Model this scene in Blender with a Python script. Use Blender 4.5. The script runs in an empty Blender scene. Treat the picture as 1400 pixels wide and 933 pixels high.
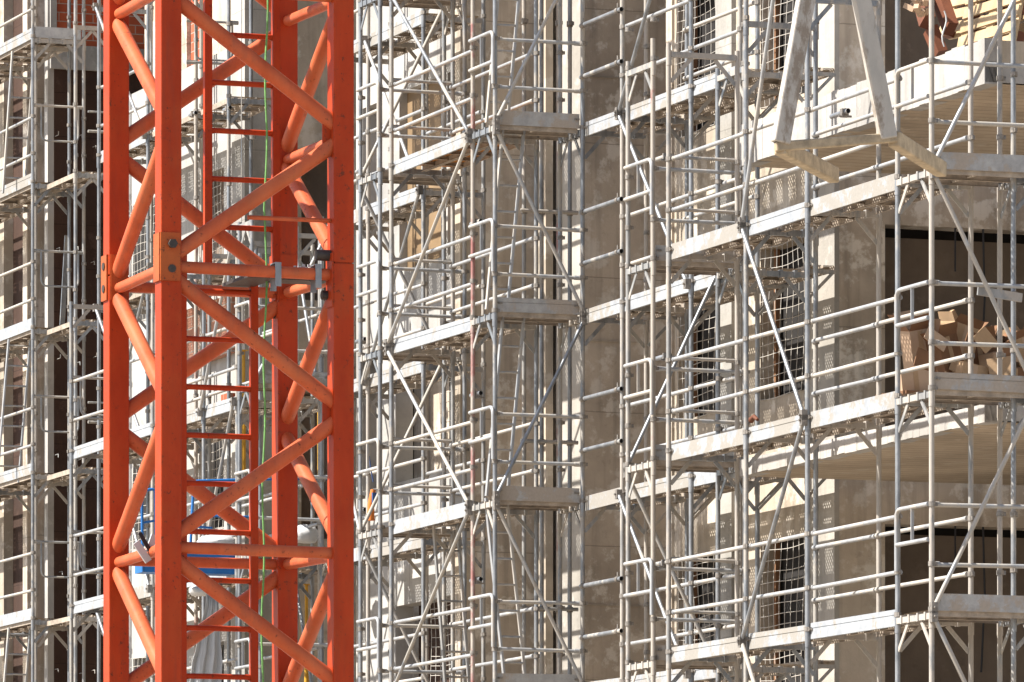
import bpy, math, random
from mathutils import Vector, Matrix
random.seed(7)
scn = bpy.context.scene
COL = scn.collection
F = 9100.0          # focal length in pixels of a 1400 px wide frame
HZ = 1462.0         # pixel row of the horizon
ANG = math.radians(-70.0)
S_, C_ = 0.34202, 0.93969
GROUND = -1.7

# ---------------------------------------------------------------- facade frame: u runs along the facade towards the camera, v into the building
def W(u, v, z): return Vector((S_*u + C_*v, -C_*u + S_*v, z))
def U(px, v):
    t = (px-700)/F
    return v*(t*S_-C_)/(S_+t*C_)
def V(px, u):
    t = (px-700)/F
    return u*(S_+t*C_)/(t*S_-C_)
def ZZ(py, u, v): return (HZ-py)*(-C_*u+S_*v)/F

# ---------------------------------------------------------------- materials
def nodes(name):
    m = bpy.data.materials.new(name); m.use_nodes = True
    nt = m.node_tree; b = nt.nodes['Principled BSDF']
    return m, nt, b
def N(nt, t, **k):
    n = nt.nodes.new(t)
    for a, v in k.items():
        if a in n.inputs: n.inputs[a].default_value = v
        else: setattr(n, a, v)
    return n
def ramp(nt, fac, stops):
    r = nt.nodes.new('ShaderNodeValToRGB')
    while len(r.color_ramp.elements) < len(stops): r.color_ramp.elements.new(0.5)
    for e, (p, c) in zip(r.color_ramp.elements, stops):
        e.position = p; e.color = (c[0], c[1], c[2], 1)
    nt.links.new(fac, r.inputs[0]); return r
def coords(nt, scale=(1,1,1), rnd=True):
    tc = nt.nodes.new('ShaderNodeTexCoord'); mp = nt.nodes.new('ShaderNodeMapping')
    mp.inputs['Scale'].default_value = scale
    nt.links.new(tc.outputs['Object'], mp.inputs['Vector'])
    if rnd:
        oi = nt.nodes.new('ShaderNodeObjectInfo')
        mu = nt.nodes.new('ShaderNodeVectorMath'); mu.operation = 'SCALE'; mu.inputs[0].default_value = (37, 21, 53)
        nt.links.new(oi.outputs['Random'], mu.inputs['Scale'])
        nt.links.new(mu.outputs[0], mp.inputs['Location'])
    return mp.outputs[0]
def noise(nt, vec, sc, det=5, rough=0.6):
    n = nt.nodes.new('ShaderNodeTexNoise'); n.inputs['Scale'].default_value = sc
    n.inputs['Detail'].default_value = det; n.inputs['Roughness'].default_value = rough
    nt.links.new(vec, n.inputs['Vector']); return n.outputs['Fac']
def mixc(nt, fac, a, b):
    m = nt.nodes.new('ShaderNodeMix'); m.data_type = 'RGBA'
    def put(sock, x):
        if isinstance(x, tuple): sock.default_value = (x[0], x[1], x[2], 1)
        else: nt.links.new(x, sock)
    if isinstance(fac, float): m.inputs['Factor'].default_value = fac
    else: nt.links.new(fac, m.inputs['Factor'])
    put(m.inputs[6], a); put(m.inputs[7], b); return m.outputs[2]
def mth(nt, op, a, b=None, c=None):
    m = nt.nodes.new('ShaderNodeMath'); m.operation = op
    for i, x in enumerate((a, b, c)):
        if x is None: continue
        if isinstance(x, (int, float)): m.inputs[i].default_value = x
        else: nt.links.new(x, m.inputs[i])
    return m.outputs[0]
def bump(nt, b, h, st, dist=0.01):
    n = nt.nodes.new('ShaderNodeBump'); n.inputs['Strength'].default_value = st; n.inputs['Distance'].default_value = dist
    nt.links.new(h, n.inputs['Height']); nt.links.new(n.outputs[0], b.inputs['Normal'])

def mat_metal(name, c1, c2, splash, splash_amt, metal=0.45, rough=0.42, vs=0.45):
    m, nt, b = nodes(name)
    v = coords(nt, (1, 1, vs)); L = nt.links
    n1 = noise(nt, v, 9, 6, 0.65)
    base = ramp(nt, n1, [(0.32, c1), (0.68, c2)]).outputs[0]
    n2 = noise(nt, v, 3.2, 8, 0.72)
    oi = nt.nodes.new('ShaderNodeObjectInfo')
    thr = mth(nt, 'ADD', n2, mth(nt, 'MULTIPLY', oi.outputs['Random'], 0.16))
    f = ramp(nt, thr, [(splash_amt, (0,0,0)), (splash_amt+0.07, (1,1,1))]).outputs[0]
    n3 = noise(nt, v, 40, 3)
    sp = mixc(nt, n3, splash, tuple(x*0.7 for x in splash))
    L.new(mixc(nt, f, base, sp), b.inputs['Base Color'])
    L.new(mth(nt, 'MULTIPLY', mth(nt, 'SUBTRACT', 1.0, f), metal), b.inputs['Metallic'])
    L.new(mth(nt, 'MULTIPLY_ADD', f, 0.4, rough), b.inputs['Roughness'])
    bump(nt, b, thr, 0.35, 0.004)
    return m
def mat_plain(name, c, rough=0.7, var=0.25, sc=6, metal=0.0, vs=1.0, bmp=0.3, spec=0.4):
    m, nt, b = nodes(name)
    v = coords(nt, (1, 1, vs))
    n1 = noise(nt, v, sc, 7, 0.65)
    lo = tuple(max(0, x*(1-var)) for x in c); hi = tuple(min(1, x*(1+var)) for x in c)
    nt.links.new(ramp(nt, n1, [(0.3, lo), (0.7, hi)]).outputs[0], b.inputs['Base Color'])
    b.inputs['Roughness'].default_value = rough; b.inputs['Metallic'].default_value = metal
    b.inputs['Specular IOR Level'].default_value = spec
    if bmp: bump(nt, b, n1, bmp, 0.01)
    return m
def mat_plaster(name, c, patch, amt=0.55, streak=0.25, lines=None):
    m, nt, b = nodes(name); L = nt.links
    v = coords(nt, (1, 1, 1), False)
    big = noise(nt, v, 0.55, 6, 0.62); mid = noise(nt, v, 2.6, 8, 0.68); fin = noise(nt, v, 22, 4)
    vs = coords(nt, (3.0, 3.0, 0.22), False); st = noise(nt, vs, 1.6, 5, 0.6)
    d = tuple(x*0.68 for x in c); h = tuple(min(1, x*1.14) for x in c)
    base = ramp(nt, big, [(0.35, d), (0.62, h)]).outputs[0]
    f = ramp(nt, mid, [(amt, (0,0,0)), (amt+0.07, (1,1,1))]).outputs[0]
    f = mth(nt, 'MULTIPLY', f, 0.65)
    col = mixc(nt, f, base, patch)
    m2 = noise(nt, v, 7.5, 7, 0.7)
    f2 = ramp(nt, m2, [(0.58, (0,0,0)), (0.68, (1,1,1))]).outputs[0]
    col = mixc(nt, mth(nt, 'MULTIPLY', f2, 0.35), col, tuple(x*0.55 for x in c))
    s = ramp(nt, st, [(0.5, (1,1,1)), (0.75, (1-streak,)*3)]).outputs[0]
    mm = nt.nodes.new('ShaderNodeMix'); mm.data_type = 'RGBA'; mm.blend_type = 'MULTIPLY'; mm.inputs['Factor'].default_value = 1
    L.new(col, mm.inputs[6]); L.new(s, mm.inputs[7]); out = mm.outputs[2]
    hgt = fin
    if lines:
        sep = nt.nodes.new('ShaderNodeSeparateXYZ'); L.new(v, sep.inputs[0])
        comp = sep.outputs[lines[0]]
        wv = mth(nt, 'FRACT', mth(nt, 'MULTIPLY', mth(nt, 'ADD', comp, mth(nt, 'MULTIPLY', mid, 0.03)), 1/lines[1]))
        ln = mth(nt, 'LESS_THAN', wv, lines[2])
        out = mixc(nt, mth(nt, 'MULTIPLY', ln, lines[3]), out, tuple(x*0.3 for x in c))
        hgt = mth(nt, 'SUBTRACT', fin, ln)
    L.new(out, b.inputs['Base Color']); b.inputs['Roughness'].default_value = 0.88
    b.inputs['Specular IOR Level'].default_value = 0.25
    bump(nt, b, mth(nt, 'ADD', mid, mth(nt, 'MULTIPLY', hgt, 0.4)), 0.4, 0.02)
    return m
def mat_perf(name, c1, c2, along='x'):
    """walkway steel with rows of punched holes"""
    m, nt, b = nodes(name); L = nt.links
    v = coords(nt, (1,1,1), False)
    n1 = noise(nt, coords(nt), 7, 6, 0.7)
    L.new(ramp(nt, n1, [(0.35, c1), (0.65, c2)]).outputs[0], b.inputs['Base Color'])
    b.inputs['Roughness'].default_value = 0.7; b.inputs['Metallic'].default_value = 0.15
    sep = nt.nodes.new('ShaderNodeSeparateXYZ'); L.new(v, sep.inputs[0])
    a, c = sep.outputs[0], sep.outputs[1]
    per = 0.055
    def cell(o, off):
        fr = mth(nt, 'FRACT', mth(nt, 'ADD', mth(nt, 'DIVIDE', o, per), off))
        return mth(nt, 'SUBTRACT', fr, 0.5)
    def dots(off):
        x = cell(a, off); y = cell(c, off)
        r = mth(nt, 'ADD', mth(nt, 'MULTIPLY', x, x), mth(nt, 'MULTIPLY', y, y))
        return mth(nt, 'LESS_THAN', r, 0.040)
    holes = mth(nt, 'MAXIMUM', dots(0.0), dots(0.5))
    blk = nt.nodes.new('ShaderNodeTexNoise')    # hole fields come in groups
    fx = mth(nt, 'LESS_THAN', mth(nt, 'FRACT', mth(nt, 'DIVIDE', a, 0.36)), 0.56)
    holes = mth(nt, 'MULTIPLY', holes, fx)
    nt.nodes.remove(blk)
    tr = nt.nodes.new('ShaderNodeBsdfTransparent'); mx = nt.nodes.new('ShaderNodeMixShader')
    L.new(holes, mx.inputs[0]); L.new(b.outputs[0], mx.inputs[1]); L.new(tr.outputs[0], mx.inputs[2])
    L.new(mx.outputs[0], nt.nodes['Material Output'].inputs[0])
    return m
def mat_brick(name, c1, c2, mortar, sc=4.0):
    m, nt, b = nodes(name); L = nt.links
    tc = nt.nodes.new('ShaderNodeTexCoord'); sep = nt.nodes.new('ShaderNodeSeparateXYZ'); L.new(tc.outputs['Object'], sep.inputs[0])
    cb = nt.nodes.new('ShaderNodeCombineXYZ')
    L.new(mth(nt, 'ADD', sep.outputs[0], sep.outputs[1]), cb.inputs[0]); L.new(sep.outputs[2], cb.inputs[1])
    br = nt.nodes.new('ShaderNodeTexBrick'); L.new(cb.outputs[0], br.inputs['Vector'])
    br.inputs['Color1'].default_value = (*c1, 1); br.inputs['Color2'].default_value = (*c2, 1); br.inputs['Mortar'].default_value = (*mortar, 1)
    br.inputs['Scale'].default_value = sc; br.inputs['Mortar Size'].default_value = 0.03; br.inputs['Brick Width'].default_value = 1.0; br.inputs['Row Height'].default_value = 0.5
    n = noise(nt, tc.outputs['Object'], 12, 5)
    L.new(mixc(nt, mth(nt, 'MULTIPLY', n, 0.5), br.outputs[0], tuple(x*0.5 for x in c1)), b.inputs['Base Color'])
    b.inputs['Roughness'].default_value = 0.9
    bump(nt, b, mth(nt, 'SUBTRACT', 1.0, br.outputs['Fac']), 0.6, 0.02)
    return m
def mat_paint(name, c, rust):
    m, nt, b = nodes(name); L = nt.links
    v = coords(nt, (1,1,0.35), False); v1 = coords(nt, (1,1,1), False)
    n1 = noise(nt, v, 5, 7, 0.65); n2 = noise(nt, v1, 26, 6, 0.75); n3 = noise(nt, v, 1.3, 4)
    base = ramp(nt, n1, [(0.3, tuple(x*0.80 for x in c)), (0.7, (min(1,c[0]*1.12), c[1]*1.30, c[2]*1.5))]).outputs[0]
    f = ramp(nt, mth(nt, 'ADD', n2, mth(nt, 'MULTIPLY', n3, 0.25)), [(0.735, (0,0,0)), (0.79, (1,1,1))]).outputs[0]
    vg = coords(nt, (4, 4, .5), False); gr = noise(nt, vg, 2.2, 6, .7)
    grime = ramp(nt, gr, [(0.52, (0,0,0)), (0.72, (1,1,1))]).outputs[0]
    base = mixc(nt, mth(nt, 'MULTIPLY', grime, 0.6), base, (c[0]*.55, c[1]*.8+.01, c[2]*1.2+.01))
    fade = ramp(nt, noise(nt, v1, 1.7, 5, .6), [(0.48, (0,0,0)), (0.62, (1,1,1))]).outputs[0]
    base = mixc(nt, mth(nt, 'MULTIPLY', fade, 0.35), base, (c[0]*.95, c[1]*1.75, c[2]*2.2))
    b.inputs['Specular IOR Level'].default_value = 0.16
    bv = nt.nodes.new('ShaderNodeBevel'); bv.inputs['Radius'].default_value = 0.011; bv.samples = 4
    ge = nt.nodes.new('ShaderNodeNewGeometry'); dt = nt.nodes.new('ShaderNodeVectorMath'); dt.operation = 'DOT_PRODUCT'
    L.new(bv.outputs[0], dt.inputs[0]); L.new(ge.outputs['Normal'], dt.inputs[1])
    ed = mth(nt, 'MULTIPLY', mth(nt, 'LESS_THAN', dt.outputs['Value'], 0.93), ramp(nt, n2, [(0.50, (0,0,0)), (0.56, (1,1,1))]).outputs[0])
    f = mth(nt, 'MAXIMUM', f, mth(nt, 'MULTIPLY', ed, 0.9))
    L.new(mixc(nt, mth(nt, 'MULTIPLY', f, 0.75), base, rust), b.inputs['Base Color'])
    L.new(mth(nt, 'MULTIPLY_ADD', n1, 0.25, 0.34), b.inputs['Roughness'])
    bump(nt, b, n2, 0.12, 0.003)
    return m

M = {}
M['galv'] = mat_metal('galvanised_tube', (0.135,0.143,0.155), (0.28,0.288,0.30), (0.34,0.315,0.28), 0.60)
M['galv_old'] = mat_metal('cement_stained_tube', (0.17,0.168,0.165), (0.29,0.285,0.275), (0.37,0.335,0.295), 0.52, 0.25, 0.55)
M['rail'] = mat_metal('guardrail_tube', (0.22,0.224,0.232), (0.34,0.343,0.345), (0.38,0.35,0.31), 0.56, 0.2, 0.5)
M['red'] = mat_metal('red_marked_tube', (0.24,0.08,0.07), (0.30,0.19,0.17), (0.36,0.32,0.275), 0.48, 0.2, 0.5)
M['alu'] = mat_metal('toe_board_metal', (0.235,0.247,0.265), (0.35,0.362,0.376), (0.27,0.25,0.222), 0.57, 0.12, 0.5, 1.0)
M['board'] = mat_metal('worn_toe_board', (0.24,0.235,0.23), (0.36,0.355,0.345), (0.36,0.31,0.26), 0.53, 0.1, 0.6, 1.0)
M['perf'] = mat_perf('punched_walkway', (0.19,0.14,0.095), (0.34,0.275,0.205))
M['deckside'] = mat_plain('walkway_side', (0.30,0.25,0.20), 0.7, 0.35, 8, 0.1)
M['ply'] = mat_plain('orange_plywood', (0.42,0.17,0.035), 0.6, 0.25, 5)
M['coupler'] = mat_plain('coupler_steel', (0.20,0.18,0.16), 0.55, 0.5, 25, 0.4)
M['hole'] = mat_plain('bore_shade', (0.012,0.010,0.009), 0.9, 0.2, 5, bmp=0)  # near-black colour holds the shade inside open tube ends
M['plaster'] = mat_plaster('brown_render', (0.44,0.37,0.295), (0.64,0.59,0.52), 0.52, 0.4, (2, 1.55, 0.008, 0.5))
M['plaster2'] = mat_plaster('warm_render', (0.37,0.315,0.25), (0.54,0.49,0.425), 0.53, 0.35)
M['white'] = mat_plaster('white_insulation', (0.36,0.345,0.325), (0.40,0.39,0.375), 0.60, 0.12, (0, 1.0, 0.012, 0.5))
M['white2'] = mat_plaster('cream_render', (0.33,0.305,0.27), (0.40,0.38,0.35), 0.58, 0.2)
M['conc'] = mat_plaster('light_concrete', (0.31,0.295,0.27), (0.38,0.365,0.34), 0.56, 0.2, (2, 0.9, 0.012, 0.4))
M['edge'] = mat_plaster('slab_edge_concrete', (0.34,0.322,0.30), (0.41,0.39,0.365), 0.55, 0.3)
M['soffit'] = mat_plaster('board_marked_soffit', (0.36,0.29,0.215), (0.42,0.36,0.285), 0.56, 0.1, (0, 0.21, 0.07, 0.75))
M['dark'] = mat_plaster('dark_brown_blockwork', (0.050,0.027,0.019), (0.085,0.052,0.040), 0.58, 0.2, (2, 0.62, 0.02, 0.5))
M['inner'] = mat_plaster('unlit_room_wall', (0.18,0.14,0.11), (0.20,0.155,0.125), 0.58, 0.1)  # base colour darkened to hold the shade of rooms without light
M['room_shade'] = mat_plain('painted_room_shade', (0.012,0.010,0.009), 0.9, 0.3, 2, bmp=0)  # near-black colour stands in for the shade of rooms behind openings
M['brick'] = mat_brick('orange_brick', (0.40,0.085,0.03), (0.32,0.06,0.022), (0.36,0.29,0.24))
M['hollow'] = mat_brick('pale_hollow_brick', (0.42,0.20,0.13), (0.36,0.155,0.10), (0.40,0.35,0.31), 3.2)
M['tan'] = mat_plain('tan_board', (0.19,0.125,0.065), 0.7, 0.25, 2.2)
M['orange'] = mat_paint('orange_crane_paint', (0.365,0.034,0.006), (0.06,0.025,0.014))
M['orange_lit'] = mat_paint('sunlit_orange_paint', (0.44,0.082,0.028), (0.07,0.028,0.015))  # lighter orange puts the peach of sunlit braces into the colour
M['orange_old'] = mat_paint('rusty_orange_plate', (0.36,0.062,0.014), (0.05,0.028,0.018))
M['net'] = mat_plain('white_net_cord', (0.42,0.39,0.35), 0.8, 0.1, 5, bmp=0)
M['card'] = mat_plain('cardboard', (0.34,0.225,0.13), 0.85, 0.18, 3)
M['cardin'] = mat_plain('brown_cardboard', (0.17,0.085,0.042), 0.85, 0.25, 3)
M['cardp'] = mat_plain('pale_cardboard', (0.40,0.28,0.19), 0.85, 0.12, 3)
M['wood'] = mat_plain('pallet_pine', (0.38,0.27,0.155), 0.75, 0.3, 4, vs=1)
M['woodd'] = mat_plain('brown_timber', (0.12,0.038,0.016), 0.75, 0.3, 4)
M['forkp'] = mat_metal('worn_white_fork_paint', (0.33,0.31,0.275), (0.42,0.385,0.34), (0.27,0.225,0.18), 0.58, 0.05, 0.6)
M['forky'] = mat_plain('yellow_fork_paint', (0.33,0.26,0.17), 0.6, 0.4, 9)
M['blue'] = mat_plain('blue_paint', (0.01,0.11,0.33), 0.45, 0.2, 4)
M['yellow'] = mat_plain('yellow_paint', (0.46,0.24,0.015), 0.5, 0.25, 6)
M['sack'] = mat_plain('white_sheet', (0.42,0.42,0.42), 0.6, 0.08, 5)
M['rope'] = mat_plain('green_rope', (0.12,0.28,0.08), 0.7, 0.3, 30)
M['black'] = mat_plain('black_plastic', (0.015,0.015,0.018), 0.5, 0.2, 8)
M['bolt'] = mat_plain('bolt_steel', (0.045,0.035,0.03), 0.6, 0.3, 25, 0.2)
M['hivis'] = mat_plain('orange_fabric', (0.45,0.13,0.02), 0.8, 0.15, 12)
M['navy'] = mat_plain('navy_fabric', (0.03,0.06,0.16), 0.8, 0.2, 12)
M['ground'] = mat_plaster('dusty_ground', (0.34,0.29,0.23), (0.40,0.35,0.29), 0.55, 0.1)

# ---------------------------------------------------------------- mesh building in facade coordinates (u, v, z)
ORG = {}
class MB:
    def __init__(s): s.v = []; s.f = []; s.sm = []; s.mi = []; s.cur = 0
    def add(s, vs, fs, smooth=False):
        o = len(s.v); s.v += [Vector(p) for p in vs]
        for f in fs: s.f.append([i+o for i in f]); s.sm.append(smooth); s.mi.append(s.cur)
    def box(s, a, b):
        x0,y0,z0 = (min(a[i], b[i]) for i in range(3)); x1,y1,z1 = (max(a[i], b[i]) for i in range(3))
        s.add([(x0,y0,z0),(x1,y0,z0),(x1,y1,z0),(x0,y1,z0),(x0,y0,z1),(x1,y0,z1),(x1,y1,z1),(x0,y1,z1)],
              [(0,3,2,1),(4,5,6,7),(0,1,5,4),(1,2,6,5),(2,3,7,6),(3,0,4,7)])
    def quad(s, a, b, c, d): s.add([a,b,c,d], [(0,1,2,3)])
    def bar(s, p, q, w, h, up=(0,0,1)):
        """rectangular bar from p to q, w across, h along up"""
        p = Vector(p); q = Vector(q); d = (q-p).normalized(); up = Vector(up)
        if abs(d.dot(up)) > 0.98: up = Vector((1,0,0))
        x = d.cross(up).normalized(); y = x.cross(d).normalized()
        r = []
        for c in (p, q):
            for i, j in ((-1,-1),(1,-1),(1,1),(-1,1)): r.append(c + x*(i*w/2) + y*(j*h/2))
        s.add(r, [(3,2,1,0),(4,5,6,7),(0,1,5,4),(1,2,6,5),(2,3,7,6),(3,0,4,7)])
    def tube(s, pts, r, n=10, caps=True, r2=None):
        pts = [Vector(p) for p in pts]; rings = []; last = None
        for i, p in enumerate(pts):
            if i == 0: d = pts[1]-p
            elif i == len(pts)-1: d = p-pts[i-1]
            else: d = (pts[i+1]-p).normalized() + (p-pts[i-1]).normalized()
            d.normalize()
            if last is None:
                a = Vector((0,0,1)) if abs(d.z) < 0.9 else Vector((1,0,0))
                x = d.cross(a).normalized()
            else: x = (last - d*last.dot(d)).normalized()
            last = x; y = d.cross(x)
            rr = r if r2 is None else r + (r2-r)*i/(len(pts)-1)
            rings.append([p + x*(math.cos(k*2*math.pi/n)*rr) + y*(math.sin(k*2*math.pi/n)*rr) for k in range(n)])
        vs = [q for rg in rings for q in rg]; fs = []
        for i in range(len(rings)-1):
            for k in range(n):
                a = i*n+k; b = i*n+(k+1) % n
                fs.append((a, b, b+n, a+n))
        s.add(vs, fs, True)
        if caps:
            s.add(rings[0], [tuple(range(n-1, -1, -1))]); s.add(rings[-1], [tuple(range(n))])
    def prism(s, poly, z0, z1):
        n = len(poly)
        s.add([(p[0],p[1],z0) for p in poly]+[(p[0],p[1],z1) for p in poly],
              [tuple(range(n-1,-1,-1)), tuple(range(n, 2*n))]+[(i,(i+1)%n,(i+1)%n+n,i+n) for i in range(n)])
    def build(s, name, mats, parent=None, kind=None):
        if not s.v: return None
        if not isinstance(mats, (list, tuple)): mats = [mats]
        if parent is not None: org = ORG[parent.name]
        else:
            lo = Vector((min(p.x for p in s.v), min(p.y for p in s.v), min(p.z for p in s.v)))
            hi = Vector((max(p.x for p in s.v), max(p.y for p in s.v), max(p.z for p in s.v)))
            org = Vector(((lo.x+hi.x)/2, (lo.y+hi.y)/2, lo.z))
        me = bpy.data.meshes.new(name)
        me.from_pydata([tuple(p-org) for p in s.v], [], s.f)
        me.polygons.foreach_set('use_smooth', s.sm); me.polygons.foreach_set('material_index', s.mi)
        for m in mats: me.materials.append(M[m] if isinstance(m, str) else m)
        me.update()
        o = bpy.data.objects.new(name, me); COL.objects.link(o)
        if parent is not None: o.parent = parent
        else:
            o.location = W(*org); o.rotation_euler = (0,0,ANG)
        ORG[o.name] = org
        if kind: o['kind'] = kind
        return o
def tag(o, label, cat, group=None):
    o['label'] = label; o['category'] = cat
    if group: o['group'] = group
    return o
def thing(name, label, cat, u, v, z=GROUND, group=None):
    o = bpy.data.objects.new(name, None); COL.objects.link(o); o.empty_display_size = 0.2
    o.location = W(u, v, z); o.rotation_euler = (0,0,ANG); ORG[o.name] = Vector((u, v, z))
    return tag(o, label, cat, group)
def bend(pts, r, n=5):
    """round the inner corners of a polyline"""
    pts = [Vector(p) for p in pts]; out = [pts[0]]
    for i in range(1, len(pts)-1):
        a = (pts[i-1]-pts[i]).normalized(); b = (pts[i+1]-pts[i]).normalized(); p = pts[i]
        s = p+a*r; e = p+b*r
        for k in range(n+1):
            t = k/n; out.append(s*(1-t)**2 + p*2*t*(1-t) + e*t*t)
    return out + [pts[-1]]

# ---------------------------------------------------------------- scaffolding
R_POST, R_RAIL, R_BR = 0.0245, 0.0205, 0.0205
def deck_mesh(m, s0, s1, wa, wb, z, ply=False):
    """two walkway planks between frames s0 and s1; returns (top, sides) builders"""
    top, side = MB(), MB()
    n = 2; wid = (wb-wa)/n
    for k in range(n):
        a = wa + wid*k + math.copysign(0.012, wid); b = wa + wid*(k+1) - math.copysign(0.012, wid)
        zz = z + 0.035
        top.add([m(s0+.04,a,zz), m(s1-.04,a,zz), m(s1-.04,b,zz), m(s0+.04,b,zz)], [(0,1,2,3)])
        for e in (a, b):
            i = a + (b-a)*0.06 if e == a else b - (b-a)*0.06
            pts = [m(s0+.04,e,zz), m(s1-.04,e,zz), m(s1-.04,e,zz-.065), m(s0+.04,e,zz-.065)]
            side.add(pts, [(0,1,2,3)])
            side.add([m(s0+.04,e,zz-.065), m(s1-.04,e,zz-.065), m(s1-.04,i,zz-.065), m(s0+.04,i,zz-.065)], [(0,1,2,3)])
        L = s1-s0; q = max(2, int(L/0.45))
        for j in range(1, q):
            sj = s0 + L*j/q
            side.add([m(sj,a,zz-.004), m(sj,b,zz-.004), m(sj,b,zz-.045), m(sj,a,zz-.045)], [(0,1,2,3)])
            side.add([m(sj,a,zz-.045), m(sj,b,zz-.045), m(sj+.03,b,zz-.045), m(sj+.03,a,zz-.045)], [(0,1,2,3)])
    return top, side
def scaffold(root, S, w0, w1, levels, tower=False, ztops=None, decks=None, toes=None, rails_out=None, rails_in=None,
             braces=(), skip=(), zbot=GROUND, old=0.35, reds=(), ply=(), boardmat=None, rail_h=(0.93, 0.42), dl=0.0, td=None):
    m = (lambda s, w, z: (w, s, z+dl)) if tower else (lambda s, w, z: (s, w, z+dl))
    if td is None: td = 0.0 if tower else -0.09
    zbot -= dl
    sg = 1 if w1 > w0 else -1
    n = len(S)
    for i, s in enumerate(S):
        for jw, w in enumerate((w0, w1)):
            if (i, jw) in skip: continue
            zt = ztops[i] if ztops else 22.0
            if isinstance(zt, tuple): zt = zt[jw]
            b = MB(); lean = random.uniform(-.006, .006)
            b.tube([m(s, w, zbot+.08), m(s+lean, w+lean, zt)], R_POST, 12)
            for L in levels:
                if L+.06 < zt:
                    b.tube([m(s, w, L-.14), m(s, w, L+.01)], R_POST+.004, 12)
            mt = 'red' if (i, jw) in reds else ('galv_old' if random.random() < old else 'galv')
            st = b.build('standard', mt, root)
            c = MB()
            c.box(m(s-.075, w-.075, zbot), m(s+.075, w+.075, zbot+.012)); c.tube([m(s,w,zbot), m(s,w,zbot+.3)], .018, 8)
            c.build('base_plate', 'coupler', st)
            for L in levels:
                if L+.1 < zt and L > 3:
                    for dz in (.03, rail_h[0], rail_h[1]):
                        c = MB()
                        c.tube([m(s, w, L+dz-.022), m(s, w, L+dz+.022)], R_POST+.010, 10)
                        c.box(m(s+.02, w-.012, L+dz-.018), m(s+.055, w+.012, L+dz+.018))
                        c.build('coupler', 'coupler', st)
    for i, s in enumerate(S):
        zt = ztops[i] if ztops else 22.0
        if isinstance(zt, tuple): zt = min(zt)
        for L in levels:
            if L > zt+.2: continue
            z = min(L, zt-.03)
            b = MB()
            b.bar(m(s, w0+sg*.02, z-.03), m(s, w1-sg*.02, z-.03), .045, .055)
            for w, d in ((w0, 1), (w1, -1)):
                b.bar(m(s, w+sg*d*.02, z-.30), m(s, w+sg*d*.24, z-.06), .012, .04)
            hk = (decks is None) or True
            if decks is None or any((k, L) in decks for k in (i-1, i)) :
                for w in [w0+(w1-w0)*q for q in (.12, .34, .60, .82)]:
                    b.bar(m(s, w-.016, z-.026), m(s, w+.016, z-.026), .066, .076)
            b.build('transom', 'galv_old' if random.random() < .6 else 'galv', root)
    for i in range(n-1):
        a, c = S[i], S[i+1]
        for L in levels:
            if decks is not None and (i, L) not in decks: continue
            t, sd = deck_mesh(m, a, c, w0+sg*.035, w1-sg*.035, L)
            d = t.build('deck', 'ply' if (i, L) in ply else 'perf', root)
            sd.build('deck_frame', 'deckside', d)
        for L in levels:
            if toes is None or (i, L) in toes:
                b = MB(); off = w0 - sg*.012 if not tower else w0 - sg*.012
                a2, c2 = a+.03, c-.03
                g = random.random()
                j0, j1 = random.uniform(-.008,.008), random.uniform(-.008,.008)
                zb = L+.015+td
                def slab(wA, wB, za, zb_):
                    x = [m(a2,wA,za+j0), m(c2,wA,za+j1), m(c2,wB,za+j1), m(a2,wB,za+j0), m(a2,wA,zb_+j0), m(c2,wA,zb_+j1), m(c2,wB,zb_+j1), m(a2,wB,zb_+j0)]
                    b.add(x, [(0,3,2,1),(4,5,6,7),(0,1,5,4),(1,2,6,5),(2,3,7,6),(3,0,4,7)])
                if g < .5:
                    slab(off+sg*.028, off+sg*.048, zb, zb+.155)
                else:
                    slab(off+sg*.034, off+sg*.048, zb, zb+.155)
                    slab(off+sg*.028, off+sg*.034, zb+.003, zb+.100); slab(off+sg*.028, off+sg*.034, zb+.107, zb+.152)
                tb = b.build('toe_board', boardmat or 'alu', root)
                for e in (a2+.03, c2-.03):
                    c_ = MB()
                    c_.tube([m(e, off+sg*.005, zb+.10), m(e, off+sg*.03, zb+.10)], .010, 6); c_.box(m(e-.03, off-.002+sg*.02, zb+.09), m(e+.03, off+.002+sg*.02, zb+.11))
                    c_.build('clip', 'coupler', tb)
        for rl, w in ((rails_out, w0), (rails_in, w1)):
            if rl is False: continue
            if rl is None and w == w1: continue
            for L in levels:
                if rl is not None and (i, L) not in rl: continue
                for h in rail_h:
                    b = MB(); o = sg*(.03 if w == w0 else -.03); dz = random.uniform(-.006,.006)
                    b.tube([m(a+.02, w+o, L+h+dz), m(c-.02, w+o, L+h-dz*.5)], R_RAIL, 10)
                    for e in (a+.05, c-.05):
                        b.tube([m(e-.035, w+o, L+h), m(e+.035, w+o, L+h)], R_RAIL+.005, 8)
                    b.build('guardrail', 'rail', root)
    for (i, La, Lb, w) in braces:        # (bay, z at bay start, z at bay end, w)
        b = MB(); a, c = S[i], S[i+1]; o = -sg*.045 if abs(w-w0) < .01 else sg*.045
        b.tube([m(a, w+o, La), m(c, w+o, Lb)], R_BR, 10)
        b.build('brace', 'rail' if random.random() < .5 else 'galv', root)
        for (s, z) in ((a, La), (c, Lb)):
            k = MB(); k.box(m(s-.03, w+o-.03, z-.05), m(s+.03, w+o+.03, z+.05)); k.tube([m(s, w+o-.05, z), m(s, w+o+.05, z)], .014, 6)
            k.build('brace_clamp', 'coupler', root)
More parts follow.
